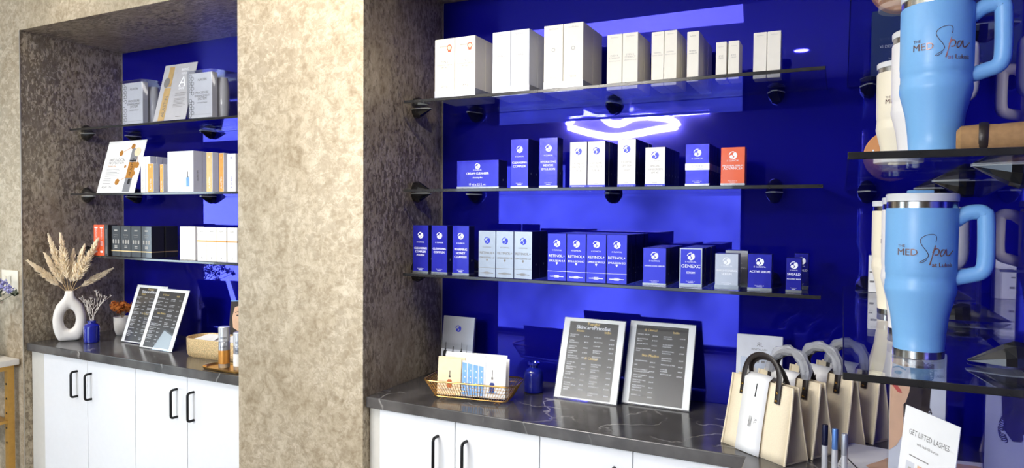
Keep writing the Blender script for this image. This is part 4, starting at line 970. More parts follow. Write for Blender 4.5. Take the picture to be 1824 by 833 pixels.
# ------------------------------------------------------------------ tote bags
def tote(t, wrapped):
    w, d, h = 0.225, 0.098, 0.208; nz = 8; nx = 6
    def panel(s):   # s=-1 front, +1 back
        b = MB(); vs = []; fs = []
        for j in range(nz+1):
            v = j/nz; yy = s*(d/2*(1-v)**1.15+0.012*v)
            for i in range(nx+1):
                u = i/nx; hw = w/2*(1-0.05*v)
                bulge = s*0.006*math.sin(PI*u)*math.sin(PI*v)
                vs.append((-hw+2*hw*u, yy+bulge, h*v))
        for j in range(nz):
            for i in range(nx):
                q = (j*(nx+1)+i, j*(nx+1)+i+1, (j+1)*(nx+1)+i+1, (j+1)*(nx+1)+i); fs.append(q if s < 0 else q[::-1])
        b.add(vs, fs, 0, True); return b, vs
    b, vf = panel(-1); o = b.build('front_panel', M['canvas'], t); md = o.modifiers.new('s','SOLIDIFY'); md.thickness = 0.003
    b, vb = panel(1); o = b.build('back_panel', M['canvas'], t); md = o.modifiers.new('s','SOLIDIFY'); md.thickness = 0.003
    for sx in (-1, 1):   # folded-in gussets
        b = MB(); vs = []; fs = []
        for j in range(nz+1):
            k = j*(nx+1)+(nx if sx > 0 else 0); p, q = Vector(vf[k]), Vector(vb[k]); v = j/nz
            p = p+Vector((-sx*0.002,0.002,0)); q = q+Vector((-sx*0.002,-0.002,0))
            mid = (p+q)/2-Vector((sx*(0.012+0.035*v), 0, 0))
            vs += [tuple(p), tuple(mid), tuple(q)]
        for j in range(nz):
            for i in range(2):
                q = (j*3+i, j*3+i+1, (j+1)*3+i+1, (j+1)*3+i); fs.append(q if sx > 0 else q[::-1])
        b.add(vs, fs, 0, True); b.build('side_gusset', M['canvasin'], t)
        b = MB(); b.tube([Vector(vf[j*(nx+1)+(nx if sx > 0 else 0)])+Vector((0,-0.001,0)) for j in range(nz+1)], 0.0032, 6); b.build('seam', M['canvas'], t)
    b = MB(); b.box(-w/2+0.003, w/2-0.003, -d/2+0.003, d/2-0.003, 0.0, 0.004); b.build('base', M['canvasin'], t)
    for s in (-1, 1):   # leather handles arching over the mouth
        P = []; hx = 0.062; zt = h-0.052; Hh = 0.125
        yb = lambda z: s*(d/2*max(0,1-z/h)**1.15+0.012*min(z/h,1)+0.0055)
        for k in range(4): z = zt+(h-zt)*k/3; P.append((-hx, yb(z), z))
        for k in range(1, 14):
            a = PI-PI*k/14; P.append((hx*math.cos(a), s*0.0175+(-0.004-s*0.0115)*math.sin(a)**0.5, h+(Hh-0.052-(0.010 if s > 0 else 0))*math.sin(a)**0.8))
        for k in range(4): z = h-(h-zt)*k/3; P.append((hx, yb(z), z))
        b = MB(); b.tube(P, [0.0095]*4+[0.0095-0.0022*math.sin(PI*k/14) for k in range(1,14)]+[0.0095]*4, 8, flat=0.36); hd = b.build('handle', M['leather'], t)
        for px in (-hx, hx):
            for pz in (zt+0.008, zt+0.03):
                b = MB(); b.lathe([(0.0001,0.003),(0.003,0.0022),(0.004,0)], 12); b.xf(Matrix.Translation((px, yb(pz)+s*0.0035, pz)) @ Matrix.Rotation(-s*PI/2*-1 if s > 0 else PI/2, 4, 'X'))
                if s < 0: b.build('rivet', M['brass'], hd)
        if wrapped and s < 0:
            b = MB(); n0 = 4; Q = P[n0-1:-n0+1]
            b.tube([(p[0]*1.02, p[1], p[2]+0.002) for p in Q], [0.0155+0.003*math.sin(i*2.1)+0.002*math.sin(i*5.3) for i in range(len(Q))], 9, cap=False, flat=0.95); b.build('plastic_wrap', M['wrap'], hd)
    # paper sleeve over the mouth and down the front
    yb = lambda z: -(d/2*max(0,1-z/h)**1.15+0.012*z/h+0.0075)
    b = MB(); vs = []; fs = []; hw = 0.043; xs0 = -0.012; pts = []
    zs = [h*k/10 for k in range(11)] if not wrapped else [h*(0.62+0.38*k/6) for k in range(7)]
    for z in zs: pts.append((yb(z)-0.001-0.004*math.sin(PI*z/h), z+0.0012))
    pts += [(0.0, h+0.014), (0.022, h+0.002), (0.030, h*0.86)]
    for y, z in pts: vs += [(xs0-hw, y, z), (xs0+hw, y, z)]
    for i in range(len(pts)-1): fs.append((2*i, 2*i+1, 2*i+3, 2*i+2))
    b.add(vs, fs, 0, True); sl = b.build('paper_sleeve', M['paper'], t); md = sl.modifiers.new('s','SOLIDIFY'); md.thickness = 0.0008
    b = MB(); b.rect(-0.0016, 0.0016, -0.019, 0.019, 0); z = h*0.86; b.xf(Matrix.Translation((xs0+0.004, yb(z)-0.0042, z)) @ Matrix.Rotation(-R(14), 4, 'X')); b.build('slot', M['inkblack'], sl)
    b = MB(); b.text('RL', 0, 0, size=0.014, y=0, rot=0); b.xf(Matrix.Translation((xs0+0.012 if not wrapped else xs0+0.028, yb(h*0.45 if not wrapped else h*0.8)-0.0058, h*0.45 if not wrapped else h*0.8)) @ Matrix.Rotation(-R(16), 4, 'X') @ Matrix.Rotation(PI/2, 4, 'Y')); b.build('printed_mark', M['inkgrey'], sl)
    if not wrapped:
        b = MB()
        for k in range(3): b.rect(-0.03+0.004*k, 0.012, -0.004*k-0.010, -0.004*k-0.0085, 0)
        b.xf(Matrix.Translation((xs0+0.012, yb(h*0.4)-0.0062, h*0.42)) @ Matrix.Rotation(-R(16), 4, 'X') @ Matrix.Rotation(PI/2, 4, 'Y')); b.build('printed_lines', M['inkgrey'], sl)
brot = math.atan2(-0.131, 0.186)
c0 = Vector((-0.191, 2.047)); nd = Vector((0.576, 0.818))
T0 = thing('tote_bag', 'nearest canvas tote bag, bare dark leather handle and long white paper sleeve', 'bag', (c0.x, c0.y, TZ+0.0006), brot, 'canvas tote bags in a row'); tote(T0, False)
p = c0+nd*0.112; T1 = thing('tote_bag', 'second canvas tote bag, directly behind the bare-handled one, handle wrapped in plastic', 'bag', (p.x, p.y, TZ+0.0006), brot, 'canvas tote bags in a row'); tote(T1, True)
p = c0+nd*0.255; dup(T1, (p.x, p.y, TZ+0.0006), 'third canvas tote bag of the row, its plastic-wrapped handle left of the side shelf edge')
p = c0+nd*0.385; dup(T1, (p.x, p.y, TZ+0.0006), 'farthest canvas tote bag of the row, partly behind the curly-hair portrait brochure')

t = thing('sachet_pack', 'grey translucent pack with lash pictures leaning behind the nearest tote bag', 'pack', (-0.245, 2.385, TZ+0.001))
X = Matrix.Rotation(-R(7), 4, 'X'); w, h = 0.148, 0.275
b = MB(); b.bbox(-w/2, w/2, 0, 0.008, 0, h, 0.002, 1); b.xf(X).build('sleeve', M['palegrey'], t)
b = MB(); b.rect(-w*0.4, w*0.4, 0.02, h*0.72, -0.0004); b.xf(X).build('printed_card', M['silverp'], t)
b = MB(); b.text('R', -0.004, h*0.86, size=0.02, y=-0.0008, mirror=True); b.text('L', 0.008, h*0.86, size=0.02, y=-0.0008); b.text('REVITALASH', 0, h*0.81, width=0.05, y=-0.0008)
for k in range(4): b.rect(-w*0.2+0.018*k, -w*0.2+0.012+0.018*k, h*0.66, h*0.69, -0.0008)
b.xf(X).build('printed_text', M['inkgrey'], t)
b = MB(); b.ell(-0.03, h*0.55, 0.026, 0.018, -0.0008); b.ell(0.03, h*0.5, 0.02, 0.016, -0.0008); b.xf(X).build('printed_eye_picture', M['inkpale'], t)

# ------------------------------------------------------------------ corner display: portrait brochure, booklet, tubes, card
t = thing('brochure_holder', 'clear acrylic holder with a portrait of a curly-haired woman, under the side shelf', 'sign', (0.166, 1.82, TZ+0.001), 0)
w, h = 0.112, 0.362
b = MB(); b.box(-w/2-0.004, w/2+0.004, -0.003, -0.001, 0, h); b.box(-w/2-0.004, w/2+0.004, 0.012, 0.014, 0, h+0.01); b.box(w/2+0.001, w/2+0.003, -0.001, 0.012, 0, h); b.box(-w/2-0.004, w/2+0.004, -0.04, 0.05, -0.0006, 0.002); b.build('acrylic_holder', M['acrylic'], t)
b = MB(); b.box(-w/2, w/2, 0.0005, 0.010, 0.003, h); b.build('brochure', M['palegrey'], t)
y = 0.0001
b = MB(); b.poly([(-w*0.30,h*0.60),(-w*0.10,h*0.50),(w*0.04,h*0.50),(w*0.17,h*0.56),(w*0.22,h*0.66),(w*0.24,h*0.78),(w*0.20,h*0.90),(w*0.02,h*0.97),(-w*0.5,h*0.98),(-w*0.5,h*0.88),(-w*0.12,h*0.80)], y)
rnd = random.Random(3)
for k in range(34):
    a = k/33; cx, cz = w*(0.17+0.06*math.sin(a*9)), h*(0.50+0.42*a)
    b.stroke([(cx+0.006*math.cos(q*0.9+k), cz+0.005*math.sin(q*0.9+k)) for q in range(6)], 0.0022, y-0.0001)
b.build('printed_hair', M['hair'], t)
b = MB(); b.poly([(-w*0.5,h*0.60),(-w*0.42,h*0.62),(-w*0.30,h*0.635),(-w*0.21,h*0.67),(-w*0.15,h*0.74),(-w*0.12,h*0.82),(-w*0.16,h*0.92),(-w*0.3,h*0.95),(-w*0.5,h*0.95)], y-0.0005)
b.poly([(-w*0.5,h*0.34),(-w*0.36,h*0.38),(-w*0.24,h*0.46),(-w*0.25,h*0.65),(-w*0.5,h*0.63)], y-0.0004); b.build('printed_face', M['skin'], t)
b = MB(); b.poly([(-w*0.47,h*0.775),(-w*0.40,h*0.785),(-w*0.30,h*0.745),(-w*0.28,h*0.725),(-w*0.36,h*0.73)], y-0.0008); b.build('printed_lips', M['lip'], t)
b = MB(); b.ell(-w*0.36, h*0.86, w*0.07, h*0.012, y-0.0008); b.stroke([(-w*0.46,h*0.89),(-w*0.36,h*0.9),(-w*0.22,h*0.88)], 0.003, y-0.0008); b.build('printed_eye', M['hair'], t)
b = MB(); b.text('R', w*0.21, h*0.89, size=0.022, y=y-0.0008, mirror=True); b.text('L', w*0.30, h*0.89, size=0.022, y=y-0.0008); b.text('REVITALASH', w*0.26, h*0.85, width=w*0.4, y=y-0.0008); b.build('printed_text', M['inkgrey'], t)

t = thing('face_booklet', 'flat white booklet with a printed face lying below the tote bags', 'booklet', (0.118, 2.045, TZ+0.0006), R(-8))
bx, by = 0.11, 0.15
b = MB(); b.bbox(-bx, bx, -by-0.05, by, 0, 0.012, 0.002, 1); b.build('pages', M['paper'], t)
def flat(b):  # printed in (x,z) -> lies on the booklet's top
    return b.xf(Matrix.Translation((0,0,0.0125)) @ Matrix.Rotation(-PI/2, 4, 'X'))
b = MB(); b.poly([(-0.045,-0.03),(-0.02,0.02),(0.0,0.075),(0.05,0.115),(0.108,0.12),(0.108,-0.12),(0.05,-0.11),(0.0,-0.085),(-0.03,-0.06)], 0); flat(b).build('printed_face', M['skin'], t)
b = MB(); b.poly([(-0.012,-0.035),(0.008,-0.03),(0.03,-0.045),(0.006,-0.05)], -0.0004); flat(b).build('printed_lips', M['lip'], t)
b = MB(); b.ell(0.045, 0.055, 0.016, 0.006, -0.0004, rot=0.2); b.stroke([(0.025,0.085),(0.05,0.095),(0.075,0.08)], 0.007, -0.0004); b.ell(0.085, -0.01, 0.012, 0.005, -0.0004); flat(b).build('printed_eyes', M['hair'], t)
b = MB(); b.stroke([(-0.108,0.03),(-0.085,-0.02),(-0.05,-0.09),(-0.02,-0.15),(0.0,-0.19)], 0.004, -0.0004)
for k in range(6): b.stroke([(-0.105,-0.03-0.022*k),(-0.085,-0.05-0.022*k)], 0.0025, -0.0004)
flat(b).build('printed_border', M['inkblack'], t)
def tubes(x, y, ztop, cap, label):
    t = thing('mascara_tube', label, 'tube', (x, y, TZ+0.0006), 0, 'slim beauty tubes'); H = ztop-TZ
    b = MB(); b.lathe([(0.0001,0),(0.0068,0),(0.0073,0.002),(0.0073,H*0.58)], 18); b.build('barrel', M['satinw'], t)
    b = MB(); b.lathe([(0.0073,H*0.582),(0.0076,H*0.59),(0.0074,H-0.002),(0.0066,H),(0.0001,H)], 18); b.build('cap', M[cap], t)
tubes(-0.030, 1.942, 1.053, 'satinn', 'slim silver tube with navy cap, leftmost of three before the tote bags')
tubes(-0.006, 1.925, 1.050, 'satinb', 'slim silver tube with light blue cap, middle of three before the tote bags')
tubes(0.0165, 1.885, 1.052, 'satins', 'slim all-silver tube, rightmost of three before the tote bags')

p0, p1 = Vector((0.1305, 1.657, 1.20)), Vector((0.211, 1.523, 1.20))
e = (p1-p0); wv = e.length; ang = math.atan2(e.y, e.x)
t = thing('lash_card', 'white upright card reading GET LIFTED LASHES in the corner of the worktop', 'card', ((p0.x+p1.x)/2-0.025, (p0.y+p1.y)/2-0.015, TZ+0.0006), ang)
X = Matrix.Rotation(-R(6), 4, 'X'); h = 0.278
b = MB(); b.box(-wv/2, wv/2, 0, 0.0015, 0, h); b.xf(X); b.box(-wv*0.3, wv*0.3, 0.0, 0.04, 0, 0.001); b.build('card', M['paper'], t)
b = MB(); b.text('GET LIFTED LASHES', 0, h*0.80, width=wv*0.74, y=-0.0004, size=0.016); b.text('with lash lift serum', 0, h*0.74, width=wv*0.4, y=-0.0004)
b.rect(-wv*0.32, wv*0.05, h*0.645, h*0.652, -0.0004); b.rect(wv*0.1, wv*0.32, h*0.62, h*0.627, -0.0004); b.xf(X).build('printed_text', M['inkgrey'], t)
b = MB(); b.rect(-wv*0.36, -wv*0.2, 0.0, h*0.60, -0.0004); b.xf(X).build('printed_tube_panel', M['palegrey'], t)
b = MB(); b.rect(-wv*0.31, -wv*0.25, 0.0, h*0.56, -0.0007); b.xf(X).build('printed_tube', M['inkpale'], t)
b = MB(); b.rect(-wv*0.14, wv*0.1, 0, h*0.6, -0.0004); b.rect(wv*0.15, wv*0.39, 0, h*0.57, -0.0004); b.xf(X).build('printed_skin', M['skin'], t)
b = MB()
for cx, dz in ((-0.02, 0), (0.27, -0.03)):
    b.stroke([(wv*(cx-0.11),h*(0.40+dz)),(wv*(cx-0.02),h*(0.45+dz)),(wv*(cx+0.1),h*(0.37+dz))], [0.003,0.008,0.003], -0.0007)
    b.ell(wv*(cx+0.02), h*(0.25+dz), wv*0.07, h*0.035, -0.0007)
b.xf(X).build('printed_brows_and_eyes', M['hair'], t)

# ------------------------------------------------------------------ tumblers
SPA = [[(0.205,0.76),(0.215,0.84),(0.19,0.895),(0.10,0.90),(0.0,0.86),(-0.05,0.78),(-0.01,0.68),(0.06,0.58),(0.085,0.50),(0.04,0.44),(-0.03,0.40),(-0.05,0.37),(0.0,0.38),(0.06,0.43)],
       [(0.20,0.70),(0.17,0.58),(0.14,0.45),(0.11,0.33)],
       [(0.15,0.56),(0.20,0.63),(0.25,0.63),(0.265,0.58),(0.24,0.53),(0.19,0.52)],
       [(0.37,0.62),(0.32,0.61),(0.29,0.54),(0.31,0.50),(0.355,0.54),(0.40,0.63),(0.405,0.55),(0.425,0.51),(0.47,0.52),(0.53,0.575),(0.56,0.60)]]
def tumbler(t, col, hrot, lidtab=None):
    """tapered travel mug with loop handle; print faces -Y"""
    b = MB(); b.lathe([(0.0001,0.004),(0.040,0.004),(0.041,0.013),(0.0405,0.0135),(0.0425,0.04),(0.047,0.072),(0.0535,0.096),(0.0568,0.108),(0.0574,0.112),(0.0572,0.116),(0.0566,0.118),(0.0566,0.124),(0.0556,0.126),(0.0556,0.136),(0.0566,0.138),(0.0566,0.145),(0.0570,0.148),(0.0572,0.150),(0.0576,0.242),(0.0565,0.2445)], 48)
    rsc = 0.905
    b.v = [(x*rsc, y*rsc, z) for x, y, z in b.v]; b.build('body', M[col], t, sharp=50)
    b = MB(); b.lathe([(0.0385*rsc,0.0),(0.041*rsc,0.0006),(0.0415*rsc,0.0128),(0.040*rsc,0.0132)], 40); b.build('steel_foot', M['steel'], t)
    b = MB(); b.lathe([(0.0555*rsc,0.2440),(0.0563*rsc,0.2445),(0.0563*rsc,0.2545),(0.055*rsc,0.255)], 48); b.build('steel_collar', M['steel'], t)
    b = MB(); b.lathe([(0.054*rsc,0.2552),(0.0575*rsc,0.2556),(0.058*rsc,0.266),(0.0565*rsc,0.268),(0.0001,0.268)], 48); b.build('lid', M['lidw'], t)
    b = MB(); b.bbox(-0.024, 0.012, -0.030, -0.008, 0.2683, 0.2735, 0.002, 2); b.build('lid_slider', M['tumblue' if col == 'tumblue' else col], t)
    P = []; R0 = 0.0512
    path = [(R0-0.006,0.224),(R0+0.010,0.236),(R0+0.026,0.239),(R0+0.033,0.236),(R0+0.036,0.228),(R0+0.037,0.17),(R0+0.035,0.150),(R0+0.029,0.142),(R0+0.018,0.138),(R0-0.006,0.131)]
    pts = smoothline(path, 4)
    b = MB(); b.tube([(p.x*math.cos(hrot), p.x*math.sin(hrot), p.y) for p in pts], [0.0105]*len(pts), 12, flat=1.15)
    b.build('handle', M[col], t)
    # wrapped print
    def wrap(b, x0, z0):
        def fn(p):
            a = -PI/2+(p[0]+x0)/0.0522; rr = 0.0525; return (rr*math.cos(a), rr*math.sin(a), p[2]+z0)
        return b.bend(fn)
    k = 0.085
    b = MB(); b.text('THE', -0.037, 0.0415, size=0.0065, y=0, align='L'); b.text('MED', -0.037, 0.0285, size=0.0155, y=0, align='L'); b.text('MED', -0.0368, 0.0285, size=0.0155, y=0, align='L')
    for L in SPA[:1]: b.stroke([(p.x*k, p.y*k-0.014) for p in smoothline(L, 5)], 0.0009, 0)
    wrap(b, -0.006, 0.140).build('engraved_name', M['etch'], t)
    b = MB()
    for L in SPA[1:]:
        S = smoothline(L, 5); b.stroke([(p.x*k, p.y*k-0.014) for p in S], [0.0011+0.0009*abs(math.sin(i*0.35)) for i in range(len(S))], 0)
    b.text("at Lukels", 0.0125, 0.0115, width=0.034, y=0, align='L'); b.text("at Lukels", 0.0128, 0.0115, width=0.034, y=0, align='L')
    wrap(b, -0.006, 0.140).build('engraved_script', M['etch2'], t)
    return t
spec = [(0.117,1.290,Z3,'tumblue','light blue tumbler, front one on the lower side shelf'),(0.122,1.52,Z3,'tumwhite','white tumbler behind the blue one on the lower side shelf'),(0.116,1.83,Z3,'tumcream','cream tumbler, rearmost on the lower side shelf'),
        (0.132,1.290,Z2,'tumblue','light blue tumbler, front one on the upper side shelf'),(0.134,1.54,Z2,'tumwhite','white tumbler behind the blue one on the upper side shelf'),(0.119,1.83,Z2,'tumcream','cream tumbler, rearmost on the upper side shelf')]
done = {}
for x, y, z, c, lb in spec:
    face = math.atan2(-y, -x)+PI/2 + R(10)
    if c in done: dup(done[c], (x, y, z+0.0004), lb, face)
    else:
        t = thing('tumbler', lb, 'tumbler', (x, y, z+0.0004), face, 'handled travel tumblers'); tumbler(t, c, R(-12) if c == 'tumblue' else R(8)); done[c] = t

# things behind the tumblers
def roundbox(x, y, z, label, r=0.062, th=0.03, yaw=0.0):
    t = thing('round_box', label, 'box', (x, y, z+0.0005), yaw, 'round tan boxes with white lettering')
    b = MB(); b.lathe([(r-0.002,-th/2),(r,-th/2+0.002),(r,th/2-0.002),(r-0.002,th/2)], 40); b.xf(Matrix.Translation((0,0,r)) @ Matrix.Rotation(PI/2, 4, 'X')); b.build('drum', M['cork'], t)
    b = MB(); b.text('LOVE', 0, r*0.85, width=r*1.35, y=-th/2-0.0005); b.text('SHAKE', 0, r*0.45, width=r*0.9, y=-th/2-0.0005); b.build('white_lettering', M['inkw'], t)
roundbox(0.112, 2.02, Z2, 'tan round box with white letters behind the upper cream tumbler', 0.066)
roundbox(0.105, 1.66, Z1, 'tan round box with white letters on the highest side shelf, at the top edge', 0.062)
t = thing('product_box', 'dark teal box with white lettering on the highest side shelf behind the tumblers', 'box', (0.135, 2.40, Z1+0.0004))
b = carton(0.13, 0.06, 0.2, M['teal']); b.build('carton', M['teal'], t)
b = MB(); b.text('VI DERM', -0.02, 0.085, width=0.045, y=-0.0304); b.text('body', -0.01, 0.05, width=0.014, y=-0.0304); b.text('brightening', -0.01, 0.042, width=0.03, y=-0.0304); b.text('lotion', 0.04, 0.1, width=0.02, y=-0.0304); b.text('advanced', 0.04, 0.11, width=0.03, y=-0.0304); b.build('printed_text', M['inkw'], t)
t = thing('product_box', 'white box with small grey print behind the lower cream tumbler', 'box', (0.101, 2.35, Z3+0.0004))
b = carton(0.05, 0.05, 0.112, M['white']); b.build('carton', M['white'], t)
b = MB(); b.rect(-0.022, -0.010, 0.03, 0.036, -0.0254); b.rect(-0.023, -0.013, 0.06, 0.064, -0.0254); b.rect(-0.018, 0.015, 0.08, 0.086, -0.0254); b.build('printed_text', M['inkgrey'], t)
t = thing('rolled_headband', 'tan rolled cloth with a dark strap lying on the upper side shelf beside the wall', 'cloth roll', (0.205, 1.215, Z2+0.0008))
b = MB(); b.lathe([(0.0001,-0.05),(0.014,-0.052),(0.021,-0.046),(0.0225,-0.02),(0.0215,0.0),(0.0228,0.03),(0.02,0.05),(0.0001,0.052)], 28); b.xf(Matrix.Translation((0,0,0.0228)) @ Matrix.Rotation(R(-8), 4, 'Z') @ Matrix.Rotation(PI/2, 4, 'Y')); b.build('roll', M['tan'], t)
b = MB(); b.lathe([(0.0228,-0.024),(0.024,-0.021),(0.024,-0.015),(0.0228,-0.012)], 28); b.xf(Matrix.Translation((0,0,0.0242)) @ Matrix.Rotation(R(-8), 4, 'Z') @ Matrix.Rotation(PI/2, 4, 'Y')); b.build('strap', M['leather'], t)
t = thing('acrylic_box', 'clear acrylic display box on the lower side shelf against the right wall', 'display box', (0.205, 1.62, Z3+0.0005))
b = MB()
for q in ((-0.04,0.04,-0.05,-0.047,0,0.13),(-0.04,0.04,0.047,0.05,0,0.13),(-0.04,-0.037,-0.047,0.047,0,0.13),(0.037,0.04,-0.047,0.047,0,0.13),(-0.037,0.037,-0.047,0.047,0,0.003)): b.box(*q)
b.build('walls', M['acrylic'], t)
b = MB(); b.box(-0.0405, 0.0405, -0.0505, -0.0465, 0.126, 0.1305); b.box(-0.0405, -0.0365, -0.0465, 0.0505, 0.126, 0.1305); b.build('polished_rim', M['lidw'], t)

# ------------------------------------------------------------------ left worktop
t = thing('donut_vase', 'white ceramic vase with an oval hole holding pampas grass', 'vase', (-3.625, 2.118, TZ+0.0004), R(58))
def vase_mesh():
    """rounded flask outline in (x,z) with an oval hole, thickness rounded in y"""
    zc = 0.113; rx, rz = 0.040, 0.052; n = 56; m = 10
    prof = [(0.0,0.0),(0.055,0.0),(0.072,0.004),(0.092,0.03),(0.107,0.07),(0.110,0.11),(0.103,0.15),(0.084,0.187),(0.055,0.213),(0.036,0.228),(0.030,0.245),(0.028,0.262)]
    out = [(x, z) for x, z in prof]+[(-x, z) for x, z in prof[::-1]]
    # resample by angle around the hole centre
    def ray(a):
        dx, dz = math.cos(a), math.sin(a); best = 0
        for i in range(len(out)):
            p, q = out[i], out[(i+1) % len(out)]
            ex, ez = q[0]-p[0], q[1]-p[1]; den = dx*ez-dz*ex
            if abs(den) < 1e-12: continue
            px, pz = p[0], p[1]-zc; s = (px*ez-pz*ex)/den; u = (px*dz-pz*dx)/den
            if s > 0 and -1e-6 <= u <= 1+1e-6: best = max(best, s)
        return best
    vs = []; fs = []; T = 0.034
    for i in range(n):
        a = 2*PI*i/n+PI/2+PI/n; ro = ray(a); c, s_ = math.cos(a), math.sin(a); ri = 1/math.sqrt((c/rx)**2+(s_/rz)**2)
        for k in range(2*m):
            t_ = 2*PI*k/(2*m); u = (ro+ri)/2+(ro-ri)/2*math.copysign(abs(math.cos(t_))**0.8, math.cos(t_))
            yy = T*math.copysign(abs(math.sin(t_))**0.75, math.sin(t_))
            if zc+u*s_ > 0.2: yy *= max(0.80, 1-(zc+u*s_-0.2)*3)
            vs.append((u*c, yy, zc+u*s_))
    N = 2*m
    for i in range(n):
        for k in range(N): fs.append((i*N+k, i*N+(k+1) % N, ((i+1) % n)*N+(k+1) % N, ((i+1) % n)*N+k))
    b = MB(); b.add(vs, [f[::-1] for f in fs], 0, True); return b
b = vase_mesh(); b.xf(Matrix.Diagonal((0.68,1.0,1.0,1.0))); b.build('vase', M['ceramic'], t, sharp=60)
tp = thing('pampas_grass', 'spray of dried cream pampas grass standing in the white donut vase', 'dried grass', (-3.625, 2.118, TZ+0.262), R(58))
def plume(b, base, tip, wid, seed, nb=260):
    rnd = random.Random(seed); A, B = Vector(base), Vector(tip); ax = (B-A); L = ax.length; ax.normalize()
    s1 = ax.cross(Vector((0,1,0.2))).normalized(); s2 = ax.cross(s1)
    for k in range(nb):
        u = 0.22+0.78*(k/nb); wd_ = wid*(math.sin(PI*min(1, (u-0.15)/0.9))**0.6)*(1.1-u*0.75)
        p = A+ax*(L*u); an = rnd.uniform(0, 2*PI); dr = (s1*math.cos(an)+s2*math.sin(an))
        q = p+dr*wd_*rnd.uniform(0.6, 1.0)+ax*(0.024*rnd.uniform(0.6, 1.2))
        mid = (p+q)/2+ax*-0.002
        b.tube([p, mid, q], [0.0026, 0.0040, 0.0010], 4, cap=False)
base = (0, 0, -0.1)
tips = [(x*0.66, y, z, w_*0.98) for x, y, z, w_ in [(-0.245,-0.01,0.150,0.036),(-0.148,0.0,0.185,0.030),(-0.128,0.02,0.280,0.034),(-0.050,0.0,0.285,0.038),(0.10,-0.05,0.225,0.034),(0.19,-0.13,0.262,0.040),(0.275,0.0,0.100,0.030),(0.03,0.03,0.2,0.034)]]
for i, (x, y, z, wd_) in enumerate(tips):
    g = MB(); Bp = Vector((x*0.10, y*0.1, 0.0)); g.tube([(0,0,-0.08), Bp, (x, y, z)], [0.002,0.002,0.0012], 5); st = g.build('stem', M['stem'], tp)
    g = MB(); plume(g, Bp, (x, y, z), wd_, i+3); g.build('plume', M['pampas'], st)

t = thing('glass_bottle', 'small cobalt blue faceted glass bottle with dried white sprigs beside the white vase', 'bottle', (-3.482, 2.145, TZ+0.0004), R(20))
b = MB()
prof = [(0.0001,0.0),(0.042,0.0),(0.046,0.004)]
n = 28
for j in range(9): prof.append((0.046, 0.01+j*0.0095))
prof += [(0.046,0.094),(0.036,0.103),(0.024,0.108),(0.022,0.114),(0.026,0.117),(0.026,0.121),(0.02,0.122)]
b.lathe(prof, n)
v2 = []
for i, (x, y, z) in enumerate(b.v):
    if 0.008 < z < 0.09:
        k = (i % n); f_ = 1+0.045*math.cos(k*PI/2)*math.cos((z-0.01)/0.0095*PI/1.0*0.5*2)
        sq = 1
        x *= f_; y *= f_
    v2.append((x, y, z))
b.v = v2; b.xf(Matrix.Diagonal((0.8,0.8,0.92,1.0))); b.build('body', M['cobalt2'], t)
ts = thing('dried_sprig', 'dried white twiggy sprig standing in the small cobalt bottle', 'dried flower', (-3.482, 2.145, TZ+0.110), R(58))
def twig(b, p, d, L, r, depth, rnd):
    q = p+d*L; b.tube([p, (p+q)/2+Vector((rnd.uniform(-1,1), rnd.uniform(-1,1), 0))*L*0.06, q], [r, r, r*0.8], 5)
    if depth == 0:
        for k in range(3):
            e = (d+Vector((rnd.uniform(-1,1), rnd.uniform(-1,1), rnd.uniform(-0.3,0.8)))*0.8).normalized(); b.tube([q, q+e*0.012], [r*0.9, r*1.2], 4)
        return
    for k in range(3 if depth > 1 else 3):
        u = 0.45+0.55*k/2; e = (d+Vector((rnd.uniform(-1,1), rnd.uniform(-0.8,0.8), rnd.uniform(-0.1,0.6)))*0.75).normalized(); twig(b, p+d*L*u, e, L*rnd.uniform(0.5,0.75), r*0.85, depth-1, rnd)
for k, (dx, dz, L) in enumerate(((-0.25,1,0.07),(0.28,1,0.085),(0.05,1,0.06))):
    b = MB(); twig(b, Vector((0,0,-0.06)), Vector((dx*0.3,0,1)).normalized(), 0.06, 0.0016, 0, random.Random(k)); twig(b, Vector((dx*0.02,0,0)), Vector((dx,0.1*(k-1),dz)).normalized(), L, 0.0016, 2, random.Random(k+20)); b.build('twig', M['sprig'], ts)

t = thing('flower_pot', 'small white ceramic cup pot left of the back price list', 'pot', (-3.545, 2.352, TZ+0.0004))
b = MB(); b.lathe([(0.0001,0.0),(0.025,0.0),(0.032,0.006),(0.039,0.03),(0.042,0.07),(0.043,0.1),(0.040,0.101),(0.038,0.09),(0.0001,0.088)], 32); b.build('pot', M['ceramic'], t)
tf = thing('rust_flowers', 'clump of rust orange dried flowers in the small white pot', 'dried flower', (-3.545, 2.352, TZ+0.092))
rnd = random.Random(5)
for k in range(5):
    b = MB(); an = 2*PI*k/5; cx, cy, cz = 0.038*math.cos(an), 0.034*math.sin(an), 0.048+0.02*rnd.random()
    b.tube([(0,0,-0.001),(cx*0.6,cy*0.6,cz*0.6),(cx,cy,cz)], 0.0015, 5); st = b.build('stem', M['stem'], tf)
    b = MB()
    for j in range(70):
        v = Vector((rnd.gauss(0,1), rnd.gauss(0,1), rnd.gauss(0,1))).normalized()*rnd.uniform(0.4, 1.0)
        p = Vector((cx+v.x*0.032, cy+v.y*0.03, cz+v.z*0.03)); u = Vector((rnd.gauss(0,1), rnd.gauss(0,1), rnd.gauss(0,1))).normalized(); w_ = v.cross(u).normalized() if v.cross(u).length > 1e-3 else Vector((1,0,0))
        s_ = rnd.uniform(0.006, 0.011); b.add([p-u*s_-w_*s_*0.5, p+u*s_*0.2-w_*s_, p+u*s_+w_*s_*0.3, p-u*s_*0.2+w_*s_], [(0,1,2,3)], 0, False)
    b.build('flower_head', M['rustflower'], st)

